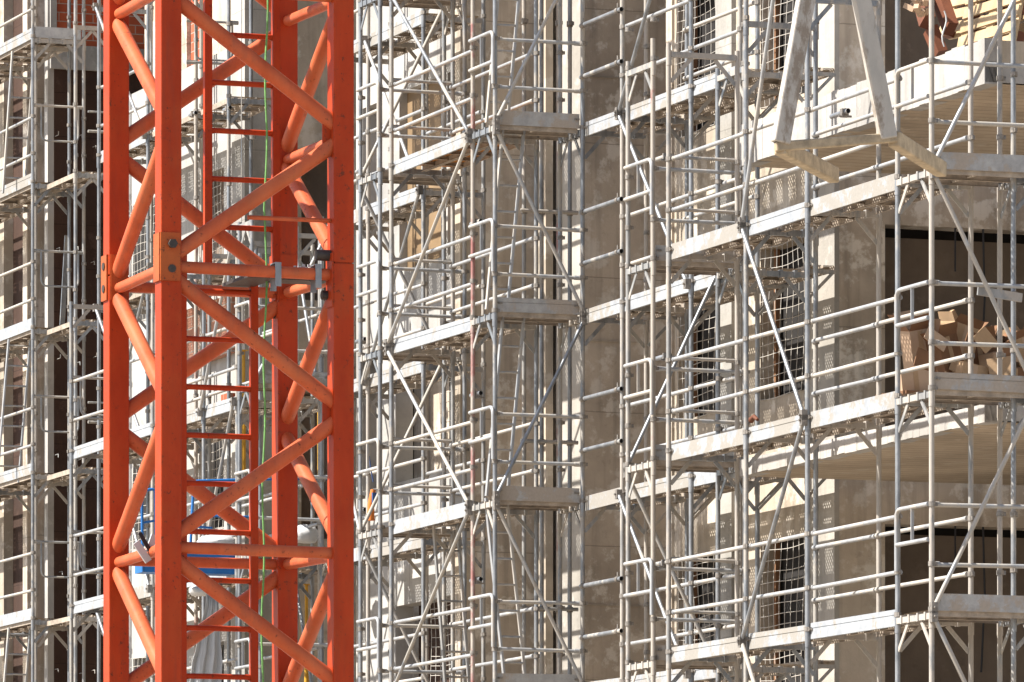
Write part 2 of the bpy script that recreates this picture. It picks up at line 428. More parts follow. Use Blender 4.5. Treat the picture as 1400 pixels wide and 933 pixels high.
def side_guard(root, u0, u1, v, L, near=True, s=1):
    """bent tube guard closing the short side of a tower"""
    b = MB(); v -= .035
    e0, e1 = (u0, u1+.04) if near else (u1, u0-.0)
    hi, lo = L+.98, L+.66
    drop = hi-.56
    b.tube(bend([(e0, v, hi), (e1, v, hi), (e1, v, drop)], .09), R_RAIL, 10)
    b.tube([(e0, v, lo), (e1, v, lo)], R_RAIL, 10)
    mid = (e0+e1)/2
    b.bar((mid, v, hi-.015), (mid, v, lo+.015), .028, .012)
    b.build('side_guard', 'rail', root)
def end_guard(root, u, v0, v1, L, hs=(0.95, 0.43), loop=False):
    for h in hs:
        b = MB(); b.tube([(u, v0, L+h), (u, v1, L+h)], .017, 8)
        for e in (v0, v1): 
            d = .12 if e == v0 else -.12
            b.bar((u, e, L+h), (u, e+d, L+h), .012, .05)
        b.build('end_guard', 'galv_old', root)
    if loop:
        b = MB(); a, c = v0+.12, v1-.08; z = L+hs[0]
        b.tube(bend([(u, a, z), (u, a, z-.48), (u, c, z-.48), (u, c, z)], .09), .014, 8)
        b.build('gate_loop', 'galv', root)
def stub(root, u, v, z, length=.35, ang=0.0):
    """short anchor tube with an open end, clamped to a standard; open end to the camera (+u)"""
    b = MB(); dv = math.sin(ang)*length
    b.tube([(u-length, v-dv, z), (u+.06, v+.0, z)], .024, 12, caps=False)
    o = b.build('wall_tie', 'galv', root)
    h = MB(); h.tube([(u+.035, v, z), (u+.04, v, z)], .0225, 12); h.build('bore_shade', 'hole', o)
    k = MB(); k.tube([(u-.05, v, z), (u, v, z)], .034, 8); k.box((u-.06, v-.035, z-.05), (u-.01, v+.035, z+.03)); k.tube([(u-.03, v-.06, z-.04), (u-.03, v+.07, z-.04)], .011, 6)
    k.build('clamp', 'coupler', o)

L4, L6, L8, L10, L12, L14 = 4.12, 6.12, 8.12, 10.12, 12.12, 14.12
VO, VI, VR, VRI = 24.1, 24.83, 25.1, 25.83

# R : long front run at right
uR = [U(914.5, VO), U(1020, VO), U(1104.5, VO), U(1227.5, VO)]
r = thing('scaffold_run', 'long front scaffold run at right, decks rising towards the right tower', 'scaffold', uR[0], VO, group='scaffold sections along the facade')
lv = [L4, L6, L8, L10]
dk = [(i, L) for i in range(3) for L in (L4, L6, L8)]
scaffold(r, uR, VO, VI, lv, ztops=[(10.20, 10.16), (10.42, 22), 22, 22], decks=dk, toes=dk, rails_out=dk+[(1, L10), (2, L10)], rails_in=[(i, L) for i in (1, 2) for L in (L4, L6, L8, L10)],
         braces=[(1, L8+.0, L6+.05, VO), (1, L4+.02, L6-.0, VO), (1, L8+.05, L10+2, VO), (1, L4, 2.12, VO)])
for L in (L4, L6, L8): end_guard(r, uR[0], VO, VI, L)
for px, z in ((1107, 9.05),): stub(r, uR[2]+.02, VI-.35, z)

# T4 : tower at right edge
u0, u1 = U(1227.5, VO), U(1274, VO)
r = thing('scaffold_tower', 'scaffold tower at the right edge beside the pile of cardboard boxes', 'scaffold', u1, VO, group='scaffold sections along the facade')
dk = [(0, L) for L in (L4, L6, L8)]
scaffold(r, [VO, VR+.02], u1, u0, [L4, L6, L8, L10], tower=True, decks=dk, toes=dk, boardmat='board', rails_out=dk,
         braces=[(0, L8+.04, L10, u1), (0, L8-.04, L6, u1), (0, L4+.04, L6, u1), (0, L4-.04, 2.12, u1)], skip={(0, 1)}, old=.6, rail_h=(.98, .44))
for L in (L4, L6, L8): side_guard(r, u0+.05, u1, VO, L, near=False)
b = MB(); b.bar((u1-.05, V(1340, u1), 7.05), (u1-.05, V(1400, u1), 7.0), .03, .08); b.build('ledger_beam', 'galv_old', r)

# right recess behind the tower
r = thing('scaffold_run', 'scaffold posts at far right in front of the loggia', 'scaffold', -54.2, VR, group='scaffold sections along the facade')
scaffold(r, [U(1386, 25.0), U(1386, 25.0)+2.0], 25.0, 25.73, [L4, L6, L8], decks=[], toes=[], rails_out=False, reds={(0, 1)}, old=.7)

# T3
u0, u1 = U(859, VO), U(893.5, VO)
r = thing('scaffold_tower', 'short scaffold tower with red painted posts, its top below the frame edge', 'scaffold', u1, VO, group='scaffold sections along the facade')
dk = [(0, L) for L in (L4, L6, L8)]
scaffold(r, [VO, VR-.02], u1, u0, [L4, L6, L8, L10], tower=True, ztops=[(10.35, 10.22), (10.35, 10.2)], decks=dk, toes=[(0, L4), (0, L6), (0, L8)], boardmat='board', rails_out=dk,
         braces=[(0, L6, L8, u0), (0, L6-.05, L4, u0)], old=.4, reds={(0, 0)}, dl=-.04)
for L in (L4, L6, L8):
    side_guard(r, u0, u1, VO, L)
    stub(r, u1+.02, V(912 if L != L4 else 910, u1), L+1.02 if L != L4 else L+.95, .30)

# recess run between T2 and T3
uu = [U(797, VR), U(851, VR), U(945, VR), U(1012, VR)]
r = thing('scaffold_run', 'set back scaffold run between the central tower and the red posted tower', 'scaffold', uu[0], VR, group='scaffold sections along the facade')
dk = [(i, L) for i in range(3) for L in (L4, L6, L8, L10)]
scaffold(r, uu, VR, VRI, [L4, L6, L8, L10, L12], ztops=[22, 22, 22, 22], decks=dk, toes=dk, rails_out=[(i, L) for i in (1, 2) for L in (L4, L6, L8, L10)], rails_in=[(1, L) for L in (L6, L8, L10)], skip={(0, 0)},
         braces=[(1, L10, L8, VR), (1, L6, L4, VR), (1, L10+.03, L12+.3, VR)], old=.3, dl=-.06)
def added_console(root, ua, ub, v, levels, wd=.30):  # inner planks added on brackets to shade the wall behind
    for L in levels:
        t, sd = deck_mesh(lambda s, w, z: (s, w, z), ua, ub, v+.03, v+.03+wd, L-.01)
        d = t.build('added_console_deck', 'perf', root); sd.build('deck_frame', 'deckside', d)
        for s in (ua+.05, ub-.05):
            b = MB(); b.bar((s, v, L-.04), (s, v+wd+.03, L-.04), .035, .04); b.bar((s, v, L-.35), (s, v+wd, L-.05), .02, .03); b.build('added_console_bracket', 'galv_old', root)
for i in range(3): added_console(r, uu[i], uu[i+1], VRI, (L4, L6, L8, L10))
for L in (L4, L6, L8, L10):
    for h in (1.05, .50):
        b = MB(); b.tube([(uu[0]+.02, VR-.03, L+h), (uu[1]+.05, VR-.03, L+h)], .024, 12, caps=False); o = b.build('guardrail', 'galv', r)
        k = MB(); k.tube([(uu[1]+.02, VR-.03, L+h), (uu[1]+.025, VR-.03, L+h)], .0225, 12); k.build('bore_shade', 'hole', o)
        for e in (uu[0]+.1, uu[1]-.06):
            k = MB(); k.tube([(e-.03, VR-.03, L+h), (e+.03, VR-.03, L+h)], .033, 8); k.tube([(e, VR-.03, L+h+.03), (e, VR-.03, L+h+.075)], .010, 6); k.build('clamp', 'coupler', o)

# T2 central tower
u0, u1 = U(646.5, VO), U(676.5, VO)
r = thing('scaffold_tower', 'tall central scaffold tower with grey toe boards facing the camera', 'scaffold', u1, VO, group='scaffold sections along the facade')
T2 = r
lv = [L4, L6, L8, L10, L12]; dk = [(0, L) for L in lv]
scaffold(r, [VO, VR], u1, u0, lv, tower=True, decks=dk, toes=dk, boardmat='board', rails_out=dk,
         braces=[(0, L10+.05, L12, u1), (0, L10-.05, L8+.04, u1), (0, L6+.05, L8-.04, u1), (0, L6-.05, L4+.04, u1)], old=.25, reds={(0, 1)}, dl=-.06)
for L in (L4, L6, L8, L10): side_guard(r, u0, u1, VO, L-.04)
for L in (L6, L8, L10): stub(r, u0+.03, VO+.06, L-.85 if L != L10 else L-1.0, .25)

r = thing('scaffold_posts', 'slim rear scaffold posts before the pale wall strip behind the central tower', 'scaffold', -68.9, 25.6)
for px, mt in ((716.5, 'galv_old'), (741, 'galv'), (763.5, 'red'), (779, 'galv')):
    uq = -69.2; vq = V(px, uq); b = MB(); b.tube([(uq, vq, GROUND), (uq+random.uniform(-.02,.02), vq+random.uniform(-.008,.008), 22)], R_POST, 12); o = b.build('standard', mt, r)
    for z in (8.95+.55, 6.95, 11.6, 5.1):
        c = MB(); c.tube([(uq, vq, z-.03), (uq, vq, z+.03)], R_POST+.012, 10); c.box((uq+.02, vq-.03, z-.02), (uq+.06, vq+.03, z+.02)); c.build('coupler', 'coupler', o)
for z in (9.5, 6.95, 5.1): b = MB(); b.tube([(-69.15, V(712, -69.15), z), (-69.15, V(790, -69.15), z)], .022, 10); b.build('cross_tube', 'galv_old', r)

# M run
uu = [U(535, VO), U(646.5, VO)]
r = thing('scaffold_run', 'short front scaffold run joining the central tower on its left', 'scaffold', uu[0], VO, group='scaffold sections along the facade')
lv = [L4, L6, L8, L10, L12]; dk = [(0, L) for L in lv]
scaffold(r, uu, VO, VI, lv, decks=dk, toes=dk, rails_out=dk, rails_in=dk, braces=[(0, L12, L10+.03, VO), (0, L8+.04, L10-.03, VO), (0, L8-.04, L6+.03, VO), (0, L4+.04, L6-.03, VO)],
         skip={(1, 0)}, ply={(0, L10)}, old=.3, dl=-.08)
for L in (L6, L8, L10): end_guard(r, uu[0], VO, VI, L-.05)

# T1
u0, u1 = U(493, VO), U(520, VO)
r = thing('scaffold_tower', 'scaffold tower standing immediately right of the orange crane mast', 'scaffold', u1, VO, group='scaffold sections along the facade')
lv = [L4, L6, L8, L10, L12]; dk = [(0, L) for L in lv]
scaffold(r, [VO, VR], u1, u0, lv, tower=True, decks=dk, toes=[], rails_out=dk,
         braces=[(0, L10, L12, u0), (0, L10-.05, L8, u0), (0, L6, L8, u0), (0, L6-.05, L4, u0)], old=.3, dl=-.08)
for L in (L4, L6, L8, L10): side_guard(r, u0, u1, VO, L-.05)

# recess behind M
uu = [U(455, VR), U(503, VR), U(579, VR)]
r = thing('scaffold_run', 'set back scaffold run behind the white wall boards right of the mast', 'scaffold', uu[0], VR, group='scaffold sections along the facade')
dk = [(i, L) for i in range(2) for L in (L4, L6, L8, L10, L12)]
scaffold(r, uu, VR, VRI, [L4, L6, L8, L10, L12, L14], decks=dk, toes=dk, rails_out=dk, rails_in=[(1, L) for L in (L6, L8, L10)], braces=[(1, L12, L10, VR), (1, L8, L10, VR), (0, L8, L6, VR)], old=.4, dl=-.06)
for L in (L6, L8, L10): stub(r, U(497, VR), VR, L+.45, .25)

# L run (front, left of the crane ladder, its top open)
uu = [U(98, VO), U(155, VO), U(209, VO), U(278, VO), U(324, VO)]
r = thing('scaffold_run', 'lower front scaffold run passing behind the orange crane mast', 'scaffold', uu[0], VO, group='scaffold sections along the facade')
dk = [(i, L) for i in range(4) for L in (L4, L6, L8)]
scaffold(r, uu, VO, VI, [L4, L6, L8, L10], ztops=[10.08]*5, decks=dk, toes=dk, rails_out=dk, rails_in=[(i, L) for i in (1, 2, 3) for L in (L6, L8)], braces=[(1, L8, L10, VO), (1, L8, L6, VO), (3, L6, L8, VO), (3, L8, L10, VO)], old=.2, dl=-.15)
for L in (L4, L6, L8): end_guard(r, uu[0], VO, VI, L-.12, loop=True)
u0, u1 = U(326, VO), U(345, VO)
r = thing('scaffold_tower', 'low scaffold tower seen through the crane ladder', 'scaffold', u1, VO, group='scaffold sections along the facade')
dk = [(0, L) for L in (L4, L6, L8)]
scaffold(r, [VO, VR], u1, u0+.05, [L4, L6, L8, L10], tower=True, ztops=[(10.3, 10.1)]*2, decks=dk, toes=[(0, L8)], rails_out=dk, braces=[(0, L8, L10, u1)], old=.2)
for L in (L4, L6, L8): side_guard(r, u0, u1, VO, L)

# recess between low tower and M recess
uu = [U(405, VR), U(440, VR)]
r = thing('scaffold_run', 'narrow scaffold bay with red hollow bricks seen between the right mast legs', 'scaffold', uu[0], VR, group='scaffold sections along the facade')
dk = [(0, L) for L in (L4, L6, L8)]
scaffold(r, [U(350, VR)]+uu, VR, VRI, [L4, L6, L8, L10], ztops=[10.2, 10.2, 10.2], decks=dk, toes=[], rails_out=[(0, L) for L in (L4, L6, L8)]+[(1, L) for L in (L4, L6, L8)], braces=[(1, L10, L8, VR), (1, L6, L4, VR)], old=.2)

# L recess, high
uu = [U(135, VR), U(202, VR), U(268, VR), U(313, VR)]
r = thing('scaffold_run', 'high set back scaffold run behind the crane mast with a hanging loop gate', 'scaffold', uu[0], VR, group='scaffold sections along the facade')
dk = [(i, L) for i in range(3) for L in (L4, L6, L8, L10, L12)]
scaffold(r, uu, VR, VRI, [L4, L6, L8, L10, L12, L14], decks=dk, toes=[(1, L10), (0, L12)], rails_out=[(0, L12)], braces=[(0, L14, L12, VR), (0, L10, L8, VR), (0, L6, L4, VR)], old=.3, reds={(2, 0)})
end_guard(r, uu[3]-.02, VR-.55, VRI-.6, L12, loop=True)
for z in (12.55, 12.0): stub(r, uu[3]+.0, VR, z, .2)
stub(r, uu[2], VR-.02, 12.1+.02, .2)

# far left run and its end frame
uu = [U(45, VR)-2.57*2, U(45, VR)-2.57, U(45, VR)]
r = thing('scaffold_run', 'leftmost scaffold run with ladders, ending beside the dark brown wall', 'scaffold', uu[0], VR, group='scaffold sections along the facade')
lv = [L4, L6, L8, L10, L12, L14]; dk = [(i, L) for i in range(2) for L in lv]
scaffold(r, uu, VR, VRI, lv, decks=dk, toes=dk, rails_out=dk, braces=[], old=.2, dl=.05, td=0)
for L in lv: end_guard(r, uu[2], VR, VRI, L, loop=True, hs=(1.13,))
b = MB(); b.box((uu[2]+.0, VR+.03, L14+.06), (uu[2]+.02, VRI-.05, L14+.21)); b.build('toe_board', 'alu', r)
# end frames behind
r2 = thing('scaffold_run', 'narrow scaffold bay between the leftmost run and the dark brown wall', 'scaffold', uu[2], VRI, group='scaffold sections along the facade')
dk = [(0, L) for L in (L4, L6, L8, L10, L12)]
scaffold(r2, [uu[2]-.35, uu[2]+1.6], VR+.14, VR+.62, [L4, L6, L8, L10, L12, L14], decks=dk, toes=[], rails_out=False, old=.6)
b = MB()
for L in (L8, L12):
    b.tube([(uu[2]+.2, VRI, L+.78), (uu[2]+.2, VRI+.45, L+.78)], .02, 8)
    b.tube([(uu[2]+.2, VRI, L+1.05), (uu[2]+.2, VRI+.35, L+1.05), (uu[2]+.2, VRI+.35, L+.75)], .016, 8)
b.build('bracket_tube', 'galv', r2)

# ---------------------------------------------------------------- access ladders
def ladder(label, p, q, wdir, wid, group='access ladders inside the scaffolding', mat='galv_old', name='ladder'):
    p, q, wdir = Vector(p), Vector(q), Vector(wdir)
    t = thing(name, label, 'ladder', p.x, p.y, p.z, group)
    for s in (0, 1):
        b = MB(); o = wdir*(wid*s); b.bar(p+o, q+o, .022, .055, (1,0,0)); b.build('rail', mat, t)
    L = (q-p).length; n = int(L/.28)
    for k in range(1, n+1):
        b = MB(); c = p+(q-p)*(k*.28/L-.03); b.tube([c, c+wdir*wid], .013, 8); b.build('rung', mat, t)
uT = (U(646.5, VO)+U(676.5, VO))/2
names = {L10: 'topmost ladder leaning inside the central tower', L8: 'ladder in the central tower above its middle deck', L6: 'ladder in the central tower below its middle deck', L4: 'lowest ladder leaning inside the central tower'}
for L, s in ((L4, -1), (L6, 1), (L8, 1), (L10, 1)):
    if s > 0: ladder(names[L], (uT, V(665, uT), L+.02), (uT, V(688, uT), L+2.0), (0, 1, 0), .24, mat='rail')
    else: ladder(names[L], (uT, V(690, uT), L+.02), (uT, V(664, uT), L+2.0), (0, 1, 0), .24, mat='rail')
ua = U(45, VR)
for k, (L, lab) in enumerate(((L12, 'white ladder in the leftmost run under the top deck'), (L8, 'ladder in the middle of the leftmost run'), (L4, 'ladder at the bottom left corner of the scaffold'))):
    ladder(lab, (ua-.9, V(4 if k == 0 else -4, ua-.9), L+.02), (ua-.9, V(17 if k == 0 else 12, ua-.9), L+2.0), (0, 1, 0), .31, mat='rail')
uM = (U(535, VO)+U(520, VO))/2
ladder('ladder under the bottom deck left of the central tower', (uM+.9, V(610, uM+.9), L4+.0), (uM+.9, V(592, uM+.9), L6-.03), (0, 1, 0), .28)

# ---------------------------------------------------------------- the building
B = thing('unfinished_building', 'unfinished apartment building with brown render, white boards, slab edges and open loggias', 'building', -75, 30)
VW, VW5 = 26.0, 26.4
ZT = 22.0
def wall_u(v, ua, ub, z0, z1, holes, mat, depth=.22, rmat=None, name='wall', thick=True):
    """wall facing -v between ua<ub with rectangular openings (u0,u1,za,zb)"""
    b = MB(); us = sorted({ua, ub, *[h[0] for h in holes], *[h[1] for h in holes]}); zs = sorted({z0, z1, *[h[2] for h in holes], *[h[3] for h in holes]})
    for i in range(len(us)-1):
        for j in range(len(zs)-1):
            cu, cz = (us[i]+us[i+1])/2, (zs[j]+zs[j+1])/2
            if any(h[0] < cu < h[1] and h[2] < cz < h[3] for h in holes): continue
            b.quad((us[i], v, zs[j]), (us[i+1], v, zs[j]), (us[i+1], v, zs[j+1]), (us[i], v, zs[j+1]))
    for h in holes:
        a, c, e, g = h[:4]; d = v+depth
        b.quad((a,v,e),(a,v,g),(a,d,g),(a,d,e)); b.quad((c,v,e),(c,d,e),(c,d,g),(c,v,g)); b.quad((a,v,g),(c,v,g),(c,d,g),(a,d,g)); b.quad((a,v,e),(a,d,e),(c,d,e),(c,v,e))
    return b.build(name, mat, B)
def wall_v(u, va, vb, z0, z1, holes, mat, depth=.25, name='wall'):
    """wall facing +u (towards the camera)"""
    b = MB(); us = sorted({va, vb, *[h[0] for h in holes], *[h[1] for h in holes]}); zs = sorted({z0, z1, *[h[2] for h in holes], *[h[3] for h in holes]})
    for i in range(len(us)-1):
        for j in range(len(zs)-1):
            cu, cz = (us[i]+us[i+1])/2, (zs[j]+zs[j+1])/2
            if any(h[0] < cu < h[1] and h[2] < cz < h[3] for h in holes): continue
            b.quad((u, us[i], zs[j]), (u, us[i+1], zs[j]), (u, us[i+1], zs[j+1]), (u, us[i], zs[j+1]))
    for h in holes:
        a, c, e, g = h[:4]; d = u-depth
        b.quad((u,a,e),(d,a,e),(d,a,g),(u,a,g)); b.quad((u,c,e),(u,c,g),(d,c,g),(d,c,e)); b.quad((u,a,g),(d,a,g),(d,c,g),(u,c,g)); b.quad((u,a,e),(u,c,e),(d,c,e),(d,a,e))
    return b.build(name, mat, B)
def opening_back(h, v, mat, depth=.22, name='window_opening'):
    b = MB(); a, c, e, g = h[:4]
    b.box((a-.02, v+depth, e-.02), (c+.02, v+depth+.05, g+.02)); return b.build(name, mat, B)
def net(h, v, parent, gx=.15, gz=.11, sag=.007):
    b = MB(); a, c, e, g = h[:4]; n = max(2, int((c-a)/gx)); k = max(2, int((g-e)/gz)); r = .0040
    ph = random.random()*6
    def P(i, j):
        u = a+(c-a)*i/n; z = e+(g-e)*j/k
        return (u+.006*math.sin(j*.9+i*.35+ph), v+.02*math.sin(i*.4+j*.3+ph), z+sag*math.sin(i*.9+j*.4+ph)-sag*1.5*math.sin(math.pi*i/n))
    for i in range(n+1): b.tube([P(i, j) for j in range(k+1)], r, 4, False)
    for j in range(k+1): b.tube([P(i, j) for i in range(n+1)], r, 4, False)
    return b.build('safety_net', 'net', parent)

SIL, LIN, ST = 7.03, 8.62, 3.07
def stor(k): return SIL+ST*k, LIN+ST*k
# W1 far left wall, facing left
u68 = U(68, VW)
wall_u(VW+.12, -104, u68, GROUND, ZT, [], 'dark')
for pa, pb, mt in ((-9, 7, 'plaster2'), (33, 39, 'plaster'), (47, 50, 'plaster')):
    b = MB(); b.box((U(pa, VW), VW-.02, GROUND), (U(pb, VW), VW+.12, ZT)); b.build('pilaster', mt, B)
b = MB(); b.box((u68-.18, VW-.03, GROUND), (u68+.002, VW+.06, ZT)); b.build('corner_post', 'edge', B)
# dark brown wall of the left loggia
v190 = V(200, u68)
wall_v(u68, VW+.062, v190, GROUND, 14.12, [], 'dark')
b = MB(); b.box((u68-.05, VW+.0, 14.12), (u68+.06, v190, 14.46)); b.build('lintel', 'conc', B)
wall_v(u68, VW+.09, v190, 14.46, ZT, [], 'brick')
b = MB(); b.box((u68-.05, VW+.0, 14.46), (u68+.05, VW+.09, ZT)); b.build('column', 'edge', B)
for k in range(7):
    for (px) in (78, 92, 100, 108, 126):
        z = 4.3+k*1.45+random.uniform(-.2,.2); v = V(px+random.uniform(-3,3), u68)
        b = MB(); b.tube([(u68, v, z), (u68+.16, v, z), (u68+.17, v, z+random.choice((-.05,.05)))], .007, 5); b.build('tie_wire', 'galv_old', B)
# W2 white wall seen through the mast
ua_, ub_ = U(150, VW), U(337, VW)
slots = [(U(272, VW), U(277.5, VW), ZZ(205, U(275, VW), VW), ZZ(148, U(275, VW), VW)), (U(321, VW), U(328, VW), ZZ(178, U(325, VW), VW), ZZ(122, U(325, VW), VW))]
hs = [(U(272, VW), U(306, VW), stor(k)[0], stor(k)[1]) for k in (-1, 0, 1)]+[(U(182, VW), U(235, VW), stor(k)[0], stor(k)[1]) for k in (-1, 0, 1)]
wall_u(VW, ua_, ub_, GROUND, 13.2, hs+slots, 'white')
b = MB(); b.box((ua_, VW, 13.2), (ub_, VW+.2, 13.21)); b.build('coping', 'edge', B)
wall_v(ub_, VW, V(515, ub_), GROUND, ZT, [(V(412, ub_), V(455, ub_), SIL+ST*k-.2, LIN+ST*k+.1) for k in (0, 1)], 'plaster2')
for k in (0, 1):
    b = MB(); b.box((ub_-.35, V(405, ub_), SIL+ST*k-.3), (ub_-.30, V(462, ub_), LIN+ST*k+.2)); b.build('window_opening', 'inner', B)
b = MB(); b.box((ub_-.5, VW-.04, GROUND), (ub_+.05, V(378, ub_), ZT)); b.build('column', 'conc', B)
for s in slots: opening_back(s, VW, 'tan', .12)
for i, h in enumerate(hs):
    o = opening_back(h, VW, 'inner' if i == 2 else 'room_shade', .22)
    net(h, VW-.02, o)
# set back upper storey over the white wall
wall_u(VW+.5, ua_, ub_, 13.2, ZT, [(U(255, VW+.5), U(274, VW+.5), 13.4, 16.0)], 'plaster')
opening_back((U(255, VW+.5), U(274, VW+.5), 13.4, 16.0), VW+.5, 'brick', .06, 'brick_panel')
# brick parapet
zb1 = ZZ(468, U(280, VW-.1), VW-.1)
b = MB(); b.box((U(252, VW-.1), VW-.12, zb1-.25), (U(318, VW-.1), VW-.005, zb1+.5)); b.build('brick_panel', 'hollow', B)

# W3 wall of white boards right of the mast
ua_, ub_ = U(487, VW), U(631, VW)
tan = (U(546, VW), U(603, VW), stor(1)[0]-.55, stor(1)[1])
mid = (U(541, VW), U(629, VW), stor(0)[0], stor(0)[1])
low = (U(541, VW), U(628, VW), stor(-1)[0], stor(-1)[1])
hs = [tan, mid, low, (U(496, VW), U(515, VW), stor(1)[0], stor(1)[1]), (U(496, VW), U(515, VW), stor(0)[0], stor(0)[1]), (U(612, VW), U(629, VW), stor(1)[0]-.55, stor(1)[1])]
wall_u(VW, ua_, ub_, GROUND, 13.15, hs, 'white')
wall_u(VW+.5, ua_, ub_+.2, 13.15, ZT, [], 'plaster')
opening_back(tan, VW, 'tan', .10, 'boarded_opening')
opening_back(hs[5], VW, 'tan', .10, 'boarded_opening')
o = opening_back(mid, VW, 'plaster', .45, 'recessed_wall')
b = MB(); b.box((U(559, VW+.4), VW+.42, mid[2]), (U(561, VW+.4), VW+.449, mid[3])); b.box((U(612, VW+.4), VW+.42, mid[2]), (U(634, VW+.4), VW+.449, mid[3])); b.build('gap', 'room_shade', B)  # near-black strips, shade of the dark openings put into their colour
net((U(606, VW), U(629, VW), mid[2], mid[3]), VW-.02, o)
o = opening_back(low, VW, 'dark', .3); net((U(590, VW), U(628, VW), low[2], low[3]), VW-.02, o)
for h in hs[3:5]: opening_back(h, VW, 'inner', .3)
# stepped camera facing walls behind the central tower
vA = V(745, ub_)
wall_v(ub_, VW, vA, GROUND, ZT, [], 'plaster')
b = MB(); b.box((ub_-.3, VW-.025, GROUND), (ub_+.03, V(645, ub_), ZT)); b.build('column', 'plaster2', B)
u797 = U(797, vA)
wall_u(vA, ub_, u797, GROUND, ZT, [], 'white2')
for pa, pb in ((742, 752), (761, 768)):
    b = MB(); um = ub_+.35; b.box((um-.15, V(pa, um), GROUND), (um+.1, V(pb, um), ZT)); b.build('pilaster', 'plaster2' if pa < 750 else 'white2', B)
wall_v(u797, vA, V(980, u797), GROUND, ZT, [], 'plaster')
for z in (5.35, 8.4, 11.45):
    b = MB(); b.box((u797, vA+.03, z), (u797+.012, V(880, u797), z+.02)); b.build('joint', 'plaster2', B)
# W4/W5 wall with netted windows
ua_, ub_ = U(913, VW5), U(1145, VW5)
hs = []
for k in (-1, 0, 1):
    hs.append((U(928, VW5), U(980, VW5), stor(k)[0], stor(k)[1])); hs.append((U(1040, VW5), U(1100, VW5), stor(k)[0], stor(k)[1]))
wall_u(VW5, ua_, ub_, GROUND, ZT, hs, 'plaster2')
for h in hs:
    o = opening_back(h, VW5, 'room_shade', .22)
    nn = net(h, VW5-.02, o)
    f = MB(); a, c, e, g = h[:4]
    f.bar((a+.06, VW5+.16, e), (a+.06, VW5+.16, g), .05, .05)
    f.build('frame', 'cardin', o)
for pa, pb, mt, d in ((984, 1006, 'conc', .05), (1112, 1145, 'white2', .035), (914, 922, 'plaster', .03)):
    b = MB(); b.box((U(pa, VW5), VW5-d, GROUND), (U(pb, VW5)-(.0 if pb < 1145 else -.002), VW5+.02, ZT)); b.build('pilaster', mt, B)
b = MB()
wall_v(ua_, VW5, VW5+.05, GROUND, ZT, [], 'plaster')
# loggia at right: camera facing wall with open room
v1210 = V(1210, ub_)
rooms = [(v1210, 33.0, 6.12+ST*k, 8.66+ST*k) for k in (-1, 0, 1)]
wall_v(ub_, VW5-.035, 34.0, GROUND, ZT, rooms, 'plaster', .3)
for (a, c, e, g) in rooms:
    b = MB(); d = ub_-.62
    b.quad((d, a-.3, e), (d, c, e), (d, c, g-.05), (d, a-.3, g-.05)); b.quad((d, a-.3, e), (d, a-.3, g+.3), (ub_-.3, a-.3, g+.3), (ub_-.3, a-.3, e)); b.quad((d, c, e), (ub_-.3, c, e), (ub_-.3, c, g+.3), (d, c, g+.3))
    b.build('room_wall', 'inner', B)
    b = MB(); b.box((d-.3, a-.3, g-.1), (d-.1, c, g+.3)); b.box((d-.3, a-.3, g+.3), (ub_-.3, c, g+.35)); b.build('room_ceiling', 'room_shade', B)  # shade under the ceiling is put into the near-black colour
    b = MB(); b.box((d-.3, a-.3, e-.05), (ub_-.25, c, e)); b.build('room_floor', 'soffit', B)
    b = MB(); vc = V(1344, d+.6)
    b.tube([(d+.6, vc, g), (d+.6, vc+.02, g-.7), (d+.6, vc-.02, g-1.5)], .012, 6); b.tube([(d+.6, V(1306, d+.6), g), (d+.6, V(1306, d+.6), g-.45)], .010, 6); b.build('cable', 'black', B)
# balcony slabs
uc = U(1347, 25.0); ul = U(1012, 25.0)
for k, (z0, z1) in enumerate(((2.88, 3.06), (5.95, 6.11), (9.06, 9.26))):
    b = MB(); nseg = 40
    b.box((ul, 25.0+.003, z0+.012), (uc, 34.0, z1)); s = b.build('slab', 'edge', B)
    c = MB()                                      # slightly uneven cast edge
    for i in range(nseg):
        a0 = ul+(uc-ul)*i/nseg; a1 = ul+(uc-ul)*(i+1)/nseg; j = random.uniform(0, .004)
        top = z1+.003 if k < 2 else 9.47+.012*math.sin(i*1.3)+random.uniform(-.004, .006)
        c.box((a0, 25.0-.004-j, z0+random.uniform(-.008, .004)), (a1, 25.0+.15, top))
    c.build('edge_beam', 'edge', s)
    if k == 2:
        c = MB(); c.box((uc-.15, 25.155, z1), (uc+.004, 34.0, 9.46)); c.build('parapet', 'plaster2', s)
    q = MB(); q.quad((ul+.02, 25.02, z0), (uc-.01, 25.02, z0), (uc-.01, 34, z0), (ul+.02, 34, z0)); q.build('soffit', 'soffit', s)
# white band left of the slab start (top of lower block)
b = MB(); b.box((-104, 34.0, GROUND), (-50, 34.3, ZT)); b.box((-104, 25.9, ZT), (-50, 34.3, ZT+.2)); b.build('rear_wall', 'plaster', B)

